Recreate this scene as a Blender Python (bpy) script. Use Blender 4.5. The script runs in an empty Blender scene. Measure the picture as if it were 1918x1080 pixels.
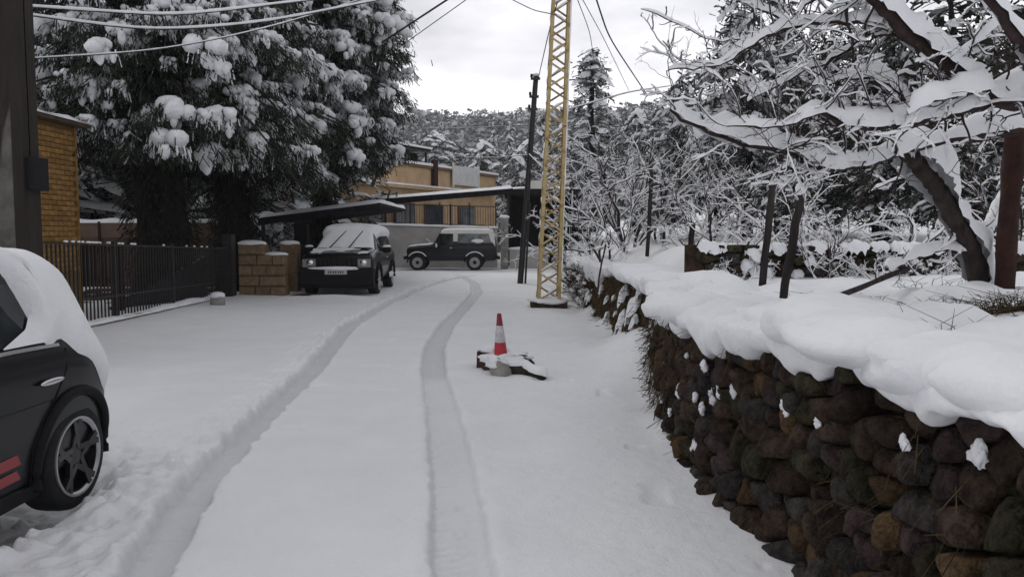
import bpy, math, random
import numpy as np
from mathutils import Vector, Matrix

R = math.radians
rng = np.random.default_rng(7)
random.seed(7)
scene = bpy.context.scene

# ------------------------------------------------------------------ camera
FPX, PITCH, EYE = 1450.0, math.atan(100 / 1450), 1.6     # focal length in photo pixels (1918 wide)
cam_d = bpy.data.cameras.new('camera')
cam_d.sensor_width = 36.0
cam_d.lens = 36.0 * FPX / 1918.0
cam_d.clip_start, cam_d.clip_end = 0.05, 6000
cam = bpy.data.objects.new('camera', cam_d)
scene.collection.objects.link(cam)
cam.location = (0, 0, EYE)
cam.rotation_euler = (R(90) - PITCH, 0, 0)
scene.camera = cam

# ------------------------------------------------------------------ sky, sun, exposure
SUN_EL, SUN_AZ = R(34), R(-28)          # behind the cloud, ahead of the camera
world = bpy.data.worlds.new('World')
scene.world = world
world.use_nodes = True
nt = world.node_tree
for n in list(nt.nodes):
    nt.nodes.remove(n)
N, L = nt.nodes.new, nt.links.new
out = N('ShaderNodeOutputWorld'); bg = N('ShaderNodeBackground')
sky = N('ShaderNodeTexSky'); sky.sky_type = 'NISHITA'; sky.sun_disc = False
sky.sun_elevation, sky.sun_rotation = SUN_EL, SUN_AZ
tc = N('ShaderNodeTexCoord'); sep = N('ShaderNodeSeparateXYZ')
L(tc.outputs['Generated'], sep.inputs[0])
ramp = N('ShaderNodeValToRGB')          # overcast: bright thin cloud low down, thick grey cloud overhead
e = ramp.color_ramp.elements
e[0].position, e[0].color = 0.0, (.99, .975, 1.0, 1)
e[1].position, e[1].color = 1.0, (.385, .388, .40, 1)
for p, c in ((.10, (.99, .975, 1.0, 1)), (.19, (.88, .87, .90, 1)), (.28, (.56, .555, .585, 1)), (.5, (.44, .44, .455, 1))):
    k = ramp.color_ramp.elements.new(p); k.color = c
mapn = N('ShaderNodeMapping'); mapn.inputs['Scale'].default_value = (1.6, 1.6, 5.0)
L(tc.outputs['Generated'], mapn.inputs[0])
cl = N('ShaderNodeTexNoise'); cl.inputs['Scale'].default_value = 2.4; cl.inputs['Detail'].default_value = 5
L(mapn.outputs[0], cl.inputs['Vector'])
addn = N('ShaderNodeMath'); addn.operation = 'MULTIPLY_ADD'
L(cl.outputs['Fac'], addn.inputs[0]); addn.inputs[1].default_value = .40; addn.inputs[2].default_value = -.19
add2 = N('ShaderNodeMath'); add2.operation = 'ADD'
L(sep.outputs['Z'], add2.inputs[0]); L(addn.outputs[0], add2.inputs[1])
L(add2.outputs[0], ramp.inputs[0])
sc8 = N('ShaderNodeVectorMath'); sc8.operation = 'SCALE'; sc8.inputs['Scale'].default_value = 10.2
L(ramp.outputs[0], sc8.inputs[0])
mix = N('ShaderNodeMixRGB'); mix.inputs[0].default_value = .94
L(sky.outputs[0], mix.inputs[1]); L(sc8.outputs[0], mix.inputs[2])
bg.inputs['Strength'].default_value = 0.1
L(mix.outputs[0], bg.inputs['Color']); L(bg.outputs[0], out.inputs[0])

sun_d = bpy.data.lights.new('sun', 'SUN')
sun_d.energy, sun_d.angle, sun_d.color = .95, R(22), (1, .975, .95)
sun = bpy.data.objects.new('sun', sun_d)
scene.collection.objects.link(sun)
sdir = Vector((math.sin(SUN_AZ) * math.cos(SUN_EL), math.cos(SUN_AZ) * math.cos(SUN_EL), math.sin(SUN_EL)))
sun.rotation_euler = sdir.to_track_quat('Z', 'Y').to_euler()
sun.location = (0, 0, 30)

vs = scene.view_settings
vs.view_transform, vs.look, vs.exposure, vs.gamma = 'Standard', 'None', 0.42, 1.0
scene.cycles.use_denoising = True
scene.cycles.max_bounces = 6
scene.cycles.diffuse_bounces = 3

# ------------------------------------------------------------------ helpers
def at(px, py, Y):
    """the point at ground distance Y that the photo shows at pixel (px, py)"""
    dx, dy = (px - 959) / FPX, (540 - py) / FPX
    d = Vector((dx, math.cos(PITCH) + dy * math.sin(PITCH), -math.sin(PITCH) + dy * math.cos(PITCH)))
    return Vector((0, 0, EYE)) + d * (Y / d.y)

def gp(px, py, z=0.0):
    dx, dy = (px - 959) / FPX, (540 - py) / FPX
    d = Vector((dx, math.cos(PITCH) + dy * math.sin(PITCH), -math.sin(PITCH) + dy * math.cos(PITCH)))
    return Vector((0, 0, EYE)) + d * ((z - EYE) / d.z)

def hash3(i, j, k, seed):
    n = (i * 374761393 + j * 668265263 + k * 2147483647 + seed * 974711).astype(np.int64)
    n = (n ^ (n >> 13)) * 1274126177 & 0x7fffffff
    n = (n ^ (n >> 16)) * 1103515245 & 0x7fffffff
    return ((n ^ (n >> 11)) & 0xffff) / 65535.0

def vnoise(x, y, z=0.0, seed=0):
    """smooth value noise, -1..1"""
    x, y, z = np.broadcast_arrays(np.asarray(x, float), np.asarray(y, float), np.asarray(z, float))
    xi, yi, zi = np.floor(x).astype(np.int64), np.floor(y).astype(np.int64), np.floor(z).astype(np.int64)
    fx, fy, fz = x - xi, y - yi, z - zi
    fx, fy, fz = [t * t * (3 - 2 * t) for t in (fx, fy, fz)]
    r = 0
    for a in (0, 1):
        for b in (0, 1):
            for c in (0, 1):
                w = (fx if a else 1 - fx) * (fy if b else 1 - fy) * (fz if c else 1 - fz)
                r = r + w * hash3(xi + a, yi + b, zi + c, seed)
    return r * 2 - 1

def fbm(x, y, z=0.0, seed=0, oct=4, gain=.5):
    s, a, t = 0, 1.0, 0.0
    x, y, z = np.asarray(x, float), np.asarray(y, float), np.asarray(z, float)
    for o in range(oct):
        s = s + a * vnoise(x, y, z, seed + o); t += a
        x, y, z, a = x * 2.03 + 11.3, y * 2.03 + 5.7, z * 2.03 + 3.1, a * gain
    return s / t

def sstep(a, b, x):
    t = np.clip((np.asarray(x, float) - a) / (b - a), 0, 1)
    return t * t * (3 - 2 * t)

class MB:
    """collects geometry; build() links it as ONE mesh object"""
    def __init__(s):
        s.v, s.q, s.t, s.n = [], [], [], 0
        s.qm, s.tm = [], []
    def add(s, v, quads=None, tris=None, m=0):
        v = np.asarray(v, float).reshape(-1, 3)
        if quads is not None and len(quads):
            q = np.asarray(quads, np.int64).reshape(-1, 4) + s.n; s.q.append(q); s.qm.append(np.full(len(q), m))
        if tris is not None and len(tris):
            t = np.asarray(tris, np.int64).reshape(-1, 3) + s.n; s.t.append(t); s.tm.append(np.full(len(t), m))
        s.v.append(v); s.n += len(v)
        return s
    def box(s, lo, hi, m=0):
        x0, y0, z0 = lo; x1, y1, z1 = hi
        v = [(x0,y0,z0),(x1,y0,z0),(x1,y1,z0),(x0,y1,z0),(x0,y0,z1),(x1,y0,z1),(x1,y1,z1),(x0,y1,z1)]
        return s.add(v, [(0,3,2,1),(4,5,6,7),(0,1,5,4),(1,2,6,5),(2,3,7,6),(3,0,4,7)], m=m)
    def bar(s, a, b, w, h=None, m=0, up=(0, 0, 1)):
        a, b = Vector(a), Vector(b); h = h or w
        d = (b - a).normalized(); u = Vector(up)
        if abs(d.dot(u)) > .97: u = Vector((0, 1, 0))
        x = d.cross(u).normalized() * (w / 2); y = x.cross(d).normalized() * (h / 2)
        v = [a-x-y, a+x-y, a+x+y, a-x+y, b-x-y, b+x-y, b+x+y, b-x+y]
        return s.add([tuple(p) for p in v], [(0,1,2,3),(4,7,6,5),(0,4,5,1),(1,5,6,2),(2,6,7,3),(3,7,4,0)], m=m)
    def prism(s, poly, axis_vec, m=0):
        """closed polygon (list of 3D points, planar) extruded along axis_vec"""
        p = np.array([tuple(q) for q in poly], float); n = len(p); a = np.array(tuple(axis_vec), float)
        c0, c1 = p.mean(0), p.mean(0) + a
        v = np.vstack([p, p + a, [c0], [c1]])
        q = [(i, (i + 1) % n, n + (i + 1) % n, n + i) for i in range(n)]
        t = [(2 * n, (i + 1) % n, i) for i in range(n)] + [(2 * n + 1, n + i, n + (i + 1) % n) for i in range(n)]
        return s.add(v, q, t, m)
    def tube(s, path, radii, sides=6, m=0, cap=True, jit=0.0):
        p = np.array([tuple(q) for q in path], float); n = len(p)
        r = np.broadcast_to(np.asarray(radii, float), (n,))
        T = np.gradient(p, axis=0); T /= np.linalg.norm(T, axis=1, keepdims=True) + 1e-9
        ref = np.array([0, 0, 1.0]) if abs(T[:, 2]).mean() < .8 else np.array([0, 1.0, 0])
        X = np.cross(T, ref); X /= np.linalg.norm(X, axis=1, keepdims=True) + 1e-9
        Y = np.cross(X, T)
        a = np.linspace(0, 2 * np.pi, sides, endpoint=False)
        rr = r[:, None] * (1 + (rng.uniform(-jit, jit, (n, sides)) if jit else 0))
        v = p[:, None] + rr[..., None] * (np.cos(a)[None, :, None] * X[:, None] + np.sin(a)[None, :, None] * Y[:, None])
        i, j = np.meshgrid(np.arange(n - 1), np.arange(sides), indexing='ij')
        q = np.stack([i * sides + j, i * sides + (j + 1) % sides, (i + 1) * sides + (j + 1) % sides, (i + 1) * sides + j], -1).reshape(-1, 4)
        v = v.reshape(-1, 3); t = []
        if cap:
            v = np.vstack([v, p[:1], p[-1:]]); b = n * sides
            t = [(b, (k + 1) % sides, k) for k in range(sides)] + [(b + 1, b - sides + k, b - sides + (k + 1) % sides) for k in range(sides)]
        return s.add(v, q, t, m)
    def grid(s, P, m=0, flip=False, wrap=False):
        """P: (n, k, 3) points"""
        n, k = P.shape[:2]
        kk = k if wrap else k - 1
        i, j = np.meshgrid(np.arange(n - 1), np.arange(kk), indexing='ij')
        q = np.stack([i * k + j, i * k + (j + 1) % k, (i + 1) * k + (j + 1) % k, (i + 1) * k + j], -1).reshape(-1, 4)
        if flip: q = q[:, ::-1]
        return s.add(P.reshape(-1, 3), q, m=m)
    def lathe(s, prof, center, axis='x', seg=32, m=0):
        """prof: (r, offset along axis) pairs"""
        a = np.linspace(0, 2 * np.pi, seg, endpoint=False)
        pr = np.array(prof, float)
        r, o = pr[:, 0][:, None], np.broadcast_to(pr[:, 1][:, None], (len(pr), seg))
        c, sn = r * np.cos(a), r * np.sin(a)
        P = np.stack([o, c, sn] if axis == 'x' else ([c, o, sn] if axis == 'y' else [c, sn, o]), -1) + np.array(center, float)
        return s.grid(P, m=m, wrap=True, flip=(axis == 'z'))
    def blob(s, c, rad, seed=0, nu=10, nv=7, amp=.25, fr=1.6, m=0, flat=0.0):
        u = np.linspace(0, 2 * np.pi, nu, endpoint=False); w = np.linspace(-np.pi / 2, np.pi / 2, nv)
        U, W = np.meshgrid(u, w)
        d = np.stack([np.cos(W) * np.cos(U), np.cos(W) * np.sin(U), np.sin(W)], -1)
        k = 1 + amp * fbm(d[..., 0] * fr + seed * 3.7, d[..., 1] * fr, d[..., 2] * fr, seed=seed, oct=2)
        P = d * k[..., None]
        P[..., 2] = np.where(P[..., 2] < 0, P[..., 2] * (1 - flat), P[..., 2])
        return s.grid(P * np.array(rad) + np.array(tuple(c)), m=m, wrap=True, flip=False)
    def data(s, name, mats, smooth=True, sharp=None):
        me = bpy.data.meshes.new(name)
        V = np.vstack(s.v)
        q = np.vstack(s.q) if s.q else np.zeros((0, 4), int)
        t = np.vstack(s.t) if s.t else np.zeros((0, 3), int)
        me.vertices.add(len(V)); me.vertices.foreach_set('co', V.ravel())
        li = np.concatenate([q.ravel(), t.ravel()]).astype(np.int32)
        me.loops.add(len(li)); me.loops.foreach_set('vertex_index', li)
        ls = np.concatenate([np.arange(len(q)) * 4, len(q) * 4 + np.arange(len(t)) * 3]).astype(np.int32)
        me.polygons.add(len(ls)); me.polygons.foreach_set('loop_start', ls)
        mi = np.concatenate([np.concatenate(s.qm) if s.qm else [], np.concatenate(s.tm) if s.tm else []]).astype(np.int32)
        for mm in (mats if isinstance(mats, (list, tuple)) else [mats]):
            me.materials.append(mm)
        me.update(calc_edges=True)
        me.polygons.foreach_set('material_index', mi)
        me.validate()
        if smooth:
            if sharp: me.shade_smooth(); me.set_sharp_from_angle(angle=R(sharp))
            else: me.shade_smooth()
        else:
            me.shade_flat()
        return me
    def build(s, name, mats, parent=None, smooth=True, sharp=None, local=False, kind=None):
        o = bpy.data.objects.new(name, s.data(name, mats, smooth, sharp))
        scene.collection.objects.link(o)
        if parent is not None:
            o.parent = parent
            if not local:
                k = Matrix.Identity(4)
                q = parent
                chain = []
                while q is not None:
                    chain.append(q); q = q.parent
                for q in reversed(chain):
                    k = k @ q.matrix_parent_inverse @ q.matrix_basis
                o.matrix_parent_inverse = k.inverted()
        if kind: o['kind'] = kind
        return o

def tag(o, label, cat=None, group=None, kind=None):
    o['label'] = label
    if cat: o['category'] = cat
    if group: o['group'] = group
    if kind: o['kind'] = kind
    return o

def thing(name, label, cat, loc=(0, 0, 0), rz=0.0, group=None):
    o = bpy.data.objects.new(name, None)
    scene.collection.objects.link(o)
    o.location = tuple(loc); o.rotation_euler = (0, 0, rz); o.empty_display_size = .2
    return tag(o, label, cat, group, 'thing')

def copy_thing(root, loc, rz, scale, label, group=None):
    r = root.copy(); scene.collection.objects.link(r)
    r.location = tuple(loc); r.rotation_euler = (0, 0, rz); r.scale = scale if hasattr(scale, '__len__') else (scale,) * 3
    r['label'] = label
    if group: r['group'] = group
    for ch in list(root.children):
        c = ch.copy(); scene.collection.objects.link(c); c.parent = r
        for g in ch.children:
            d = g.copy(); scene.collection.objects.link(d); d.parent = c
    return r

# ------------------------------------------------------------------ materials
def mat(name, c1, c2=None, rough=.8, scale=6.0, detail=5, bump=0.0, bscale=None, metal=0.0, spec=.35, coat=0.0, stretch=None, lo=.35, hi=.65, rand=0.0):
    m = bpy.data.materials.new(name); m.use_nodes = True
    t = m.node_tree; p = t.nodes['Principled BSDF']
    p.inputs['Roughness'].default_value = rough
    p.inputs['Metallic'].default_value = metal
    p.inputs['Specular IOR Level'].default_value = spec
    if coat: p.inputs['Coat Weight'].default_value = coat; p.inputs['Coat Roughness'].default_value = .08
    tc = t.nodes.new('ShaderNodeTexCoord'); vec = tc.outputs['Object']
    if stretch:
        mp = t.nodes.new('ShaderNodeMapping'); mp.inputs['Scale'].default_value = stretch
        t.links.new(vec, mp.inputs[0]); vec = mp.outputs[0]
    if c2 is None:
        p.inputs['Base Color'].default_value = (*c1, 1)
        col = None
    else:
        nz = t.nodes.new('ShaderNodeTexNoise'); nz.inputs['Scale'].default_value = scale; nz.inputs['Detail'].default_value = detail
        nz.inputs['Roughness'].default_value = .65
        t.links.new(vec, nz.inputs['Vector'])
        rp = t.nodes.new('ShaderNodeValToRGB'); rp.color_ramp.elements[0].position = lo; rp.color_ramp.elements[1].position = hi
        rp.color_ramp.elements[0].color = (*c1, 1); rp.color_ramp.elements[1].color = (*c2, 1)
        t.links.new(nz.outputs['Fac'], rp.inputs[0]); col = rp.outputs[0]
        if rand:
            oi = t.nodes.new('ShaderNodeObjectInfo'); hs = t.nodes.new('ShaderNodeHueSaturation')
            mr = t.nodes.new('ShaderNodeMapRange'); mr.inputs['To Min'].default_value = 1 - rand; mr.inputs['To Max'].default_value = 1 + rand
            t.links.new(oi.outputs['Random'], mr.inputs['Value']); t.links.new(mr.outputs[0], hs.inputs['Value'])
            t.links.new(col, hs.inputs['Color']); col = hs.outputs[0]
        t.links.new(col, p.inputs['Base Color'])
    if bump:
        n2 = t.nodes.new('ShaderNodeTexNoise'); n2.inputs['Scale'].default_value = bscale or scale * 3; n2.inputs['Detail'].default_value = 6
        t.links.new(vec, n2.inputs['Vector'])
        bp = t.nodes.new('ShaderNodeBump'); bp.inputs['Strength'].default_value = bump; bp.inputs['Distance'].default_value = .05
        t.links.new(n2.outputs['Fac'], bp.inputs['Height']); t.links.new(bp.outputs[0], p.inputs['Normal'])
    return m

M = {}
M['snow'] = mat('snow', (.79, .80, .825), (.85, .855, .87), rough=.75, scale=3.0, bump=.22, bscale=28, spec=.25)
M['tree_snow'] = mat('tree_snow', (.66, .67, .70), (.84, .845, .865), rough=.8, scale=7.0, bump=.5, bscale=18, spec=.2)
M['bark'] = mat('bark', (.022, .017, .016), (.055, .043, .038), rough=.95, scale=9, bump=.8, bscale=20, stretch=(1, 1, .25), spec=.15)
M['dark_trunk'] = mat('dark_trunk', (.008, .007, .007), (.022, .018, .017), rough=.95, scale=6, bump=1.0, bscale=12, stretch=(1, 1, .18), spec=.1)
M['twig'] = mat('twig', (.025, .017, .017), (.06, .04, .038), rough=.9, scale=14, spec=.15)
M['needle'] = mat('needle', (.014, .020, .014), (.034, .042, .028), rough=.85, scale=3, spec=.12)
M['needle_dusted'] = mat('needle_dusted', (.05, .06, .05), (.42, .43, .44), rough=.9, scale=9, spec=.12, lo=.40, hi=.6)
M['pale_needle'] = mat('pale_needle', (.022, .028, .026), (.055, .064, .057), rough=.9, scale=3, spec=.12)
M['dry_grass'] = mat('dry_grass', (.03, .020, .012), (.095, .066, .036), rough=.95, scale=6, spec=.1)
M['moss'] = mat('moss', (.012, .013, .007), (.05, .042, .018), rough=1, scale=9, bump=1, bscale=30, spec=.05)
M['earth'] = mat('earth', (.03, .02, .015), (.085, .055, .04), rough=1, scale=7, bump=.8, bscale=25, spec=.05)
M['concrete'] = mat('concrete', (.20, .19, .175), (.33, .315, .29), rough=.9, scale=4, bump=.3, bscale=40, spec=.2)
M['grey_plaster'] = mat('grey_plaster', (.40, .375, .36), (.50, .475, .455), rough=.9, scale=1.6, bump=.2, bscale=30, spec=.2)
M['rust'] = mat('rust', (.02, .0095, .008), (.05, .021, .016), rough=.85, scale=8, bump=.4, spec=.2)
M['black_iron'] = mat('black_iron', (.014, .013, .014), (.03, .027, .027), rough=.55, scale=12, spec=.4)
M['wood_post'] = mat('wood_post', (.014, .012, .012), (.045, .036, .034), rough=.9, scale=10, bump=.6, stretch=(1, 1, .12), spec=.15)
M['yellow_paint'] = mat('yellow_paint', (.36, .27, .115), (.48, .375, .18), rough=.6, scale=7, bump=.15, spec=.3)
M['yellow_paint_worn'] = mat('yellow_paint_worn', (.17, .09, .045), (.42, .32, .14), rough=.7, scale=10, bump=.2, spec=.3)
M['rubber'] = mat('rubber', (.012, .012, .013), (.022, .022, .024), rough=.85, scale=20, spec=.25)
M['black_paint'] = mat('black_paint', (.004, .004, .006), rough=.3, spec=.28, coat=.12)
M['navy_paint'] = mat('navy_paint', (.007, .0075, .011), (.012, .0125, .017), rough=.4, spec=.3, coat=.1, scale=4)
M['black_plastic'] = mat('black_plastic', (.008, .008, .009), (.014, .014, .015), rough=.7, scale=30, spec=.15)
M['glass'] = mat('glass', (.012, .016, .018), rough=.08, spec=.6)
M['chrome'] = mat('chrome', (.62, .62, .63), rough=.18, metal=1)
M['alloy'] = mat('alloy', (.42, .42, .43), rough=.35, metal=.85)
M['dark_alloy'] = mat('dark_alloy', (.012, .012, .013), rough=.35, spec=.45)
M['steel_rim'] = mat('steel_rim', (.30, .30, .295), (.42, .42, .41), rough=.55, metal=.3, scale=15)
M['cream_paint'] = mat('cream_paint', (.62, .61, .56), (.70, .69, .65), rough=.5, scale=5, spec=.4)
M['stripe_red'] = mat('stripe_red', (.27, .022, .025), rough=.4, spec=.4, coat=.3)
M['cone_red'] = mat('cone_red', (.36, .022, .035), (.48, .04, .05), rough=.55, scale=8)
M['cone_dark'] = mat('cone_dark', (.16, .02, .035), (.24, .03, .045), rough=.6, scale=8)
M['cone_white'] = mat('cone_white', (.40, .39, .40), (.60, .59, .60), rough=.5, scale=12)
M['lamp_glass'] = mat('lamp_glass', (.16, .16, .14), (.26, .26, .23), rough=.2, spec=.6, scale=25)
M['plate'] = mat('plate', (.45, .45, .46), rough=.5)
M['plate_ink'] = mat('plate_ink', (.05, .05, .07), rough=.5)
M['tail_red'] = mat('tail_red', (.2, .01, .012), rough=.2, spec=.5)

def snow_ground_mat():
    m = mat('road_snow', (.80, .805, .825), (.845, .85, .865), rough=.8, scale=1.4, spec=.22)
    t = m.node_tree; p = t.nodes['Principled BSDF']
    col = p.inputs['Base Color'].links[0].from_socket
    a = t.nodes.new('ShaderNodeAttribute'); a.attribute_name = 'packed'
    mx = t.nodes.new('ShaderNodeMixRGB'); mx.inputs[2].default_value = (.62, .63, .645, 1)
    t.links.new(a.outputs['Fac'], mx.inputs[0]); t.links.new(col, mx.inputs[1]); t.links.new(mx.outputs[0], p.inputs['Base Color'])
    tc = t.nodes.new('ShaderNodeTexCoord')
    prev = None
    for sc, st in ((55, .22), (9, .3)):
        n2 = t.nodes.new('ShaderNodeTexNoise'); n2.inputs['Scale'].default_value = sc; n2.inputs['Detail'].default_value = 4
        t.links.new(tc.outputs['Object'], n2.inputs['Vector'])
        bp = t.nodes.new('ShaderNodeBump'); bp.inputs['Strength'].default_value = st; bp.inputs['Distance'].default_value = .03
        t.links.new(n2.outputs['Fac'], bp.inputs['Height'])
        if prev: t.links.new(prev, bp.inputs['Normal'])
        prev = bp.outputs[0]
    t.links.new(prev, p.inputs['Normal'])
    return m
M['road_snow'] = snow_ground_mat()

# ------------------------------------------------------------------ snow pads
def norm(a): return a / (np.linalg.norm(a, axis=-1, keepdims=True) + 1e-9)

# snow pads: lumpy caps with a fringe of drooping fingers
def make_pad(seed, nr=9, na=28):
    g = np.random.default_rng(seed)
    a = np.linspace(0, 2 * np.pi, na, endpoint=False); r = np.linspace(0, 1, nr)
    Rr, A = np.meshgrid(r, a, indexing='ij')
    lob = 1 + .17 * vnoise(np.cos(A) * 1.4 + seed, np.sin(A) * 1.4, seed=seed) + .10 * vnoise(np.cos(A) * 4, np.sin(A) * 4 + seed, seed=seed + 1)
    x, y = Rr * lob * np.cos(A), Rr * lob * np.sin(A)
    z = .80 * np.sqrt(np.clip(1 - (Rr * .95) ** 2, 0, 1)) + .22 * fbm(x * 2.4 + seed, y * 2.4, seed=seed, oct=2) + .13 * fbm(x * 6 + seed, y * 6, seed=seed + 5, oct=2)
    fin = np.clip(vnoise(np.cos(A) * 4.2 + 9, np.sin(A) * 4.2 + seed, seed=seed + 2) + .35, 0, 1.2)
    z = z - sstep(.60, 1, Rr) * (.22 + .5 * fin)
    P = np.stack([x, y, z], -1)
    i, j = np.meshgrid(np.arange(nr - 1), np.arange(na), indexing='ij')
    q = np.stack([i * na + j, (i + 1) * na + j, (i + 1) * na + (j + 1) % na, i * na + (j + 1) % na], -1).reshape(-1, 4)
    return P.reshape(-1, 3), q
PADS = [make_pad(s) for s in range(300, 312)]
PADS_LO = [make_pad(s, 4, 9) for s in range(320, 328)]

def put_pad(b, c, size, az, tilt, g, lo=False, m=0, stretch=1.4, hz=1.0):
    P, q = (PADS_LO if lo else PADS)[int(g.integers(8 if lo else 12))]
    v = P * np.array([size * stretch, size, size * hz])
    # droop: lean the outer end down
    v = v.copy(); v[:, 2] -= tilt * v[:, 0] * 1.0 + .28 * np.clip(v[:, 0], 0, None) ** 2 / max(size, .05)
    ca, sa = math.cos(az), math.sin(az)
    x, y = v[:, 0] * ca - v[:, 1] * sa, v[:, 0] * sa + v[:, 1] * ca
    b.add(np.column_stack([x + c[0], y + c[1], v[:, 2] + c[2]]), q, m=m)


def make_lump(seed, nu=9, nv=6):
    u = np.linspace(0, 2 * np.pi, nu, endpoint=False); w = np.linspace(-np.pi / 2, np.pi / 2, nv)
    U, W = np.meshgrid(u, w); d = np.stack([np.cos(W) * np.cos(U), np.cos(W) * np.sin(U), np.sin(W)], -1)
    P = d * (1 + .22 * fbm(d[..., 0] * 1.6 + seed, d[..., 1] * 1.6, d[..., 2] * 1.6, seed=seed, oct=2))[..., None]
    i, j = np.meshgrid(np.arange(nv - 1), np.arange(nu), indexing='ij')
    q = np.stack([i * nu + j, i * nu + (j + 1) % nu, (i + 1) * nu + (j + 1) % nu, (i + 1) * nu + j], -1).reshape(-1, 4)
    return P.reshape(-1, 3), q
LUMPS = [make_lump(s) for s in range(340, 352)]
def put_cluster(b, c, ps, az, g):
    """rounded load of snow bending a spray: overlapping lumps along a drooping arc, drips at the edge"""
    ca, sa = math.cos(az), math.sin(az)
    n = int(g.integers(8, 12))
    for k in range(n):
        s = g.uniform(-.75, 1.2); l = g.normal(0, .40) * (1 - .25 * abs(s)); drip = k > n * .5
        r = ps * (g.uniform(.46, .62) if not drip else g.uniform(.20, .34))
        z = .25 - .42 * max(s, 0) ** 2 - .18 * l * l - (g.uniform(.25, 1.05) if drip else 0)
        P, q = LUMPS[int(g.integers(12))]
        v = P * np.array([r, r * g.uniform(.8, 1.1), r * (g.uniform(.7, .95) if not drip else g.uniform(1.2, 2.0))])
        x, y = s * ps, l * ps
        b.add(v + np.array([c[0] + x * ca - y * sa, c[1] + x * sa + y * ca, c[2] + z * ps]), q)

# ================================================================== GROUND
WY = np.array([-4, .5, 2.1, 3.6, 4.5, 5.5, 6.4, 8.0, 9.3, 12, 15, 18.6, 24, 30, 60])
WX = np.array([1.6, 1.45, 1.42, 1.38, 1.29, 1.27, 1.32, 1.52, 1.70, 1.70, 1.63, 1.62, 1.8, 2.2, 4.5])
_yy = np.arange(-4, 60, .05)
_xx = np.interp(_yy, WY, WX)
_k = np.exp(-np.linspace(-2, 2, 31) ** 2); _k /= _k.sum()
_xx = np.convolve(np.pad(_xx, 15, 'edge'), _k, 'valid')
def xw(Y): return np.interp(Y, _yy, _xx)          # the foot of the retaining wall

def track(pts):
    p = np.array([tuple(gp(*q))[:2] for q in pts])
    y = np.arange(p[0, 1] - .0, p[-1, 1], .05)
    x = np.interp(y, p[:, 1], p[:, 0])
    k = np.exp(-np.linspace(-2, 2, 33) ** 2); k /= k.sum()
    x = np.convolve(np.pad(x, 16, 'reflect', reflect_type='odd'), k, 'valid')
    return y, x
TL = track([(150, 1290), (270, 1080), (372, 900), (492, 780), (578, 700), (650, 612), (712, 575), (775, 545), (835, 525), (905, 512), (960, 506)])
TR = track([(905, 1290), (868, 1080), (852, 900), (828, 760), (812, 700), (812, 650), (838, 604), (872, 572), (893, 548), (888, 530), (868, 519), (850, 512)])

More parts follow.
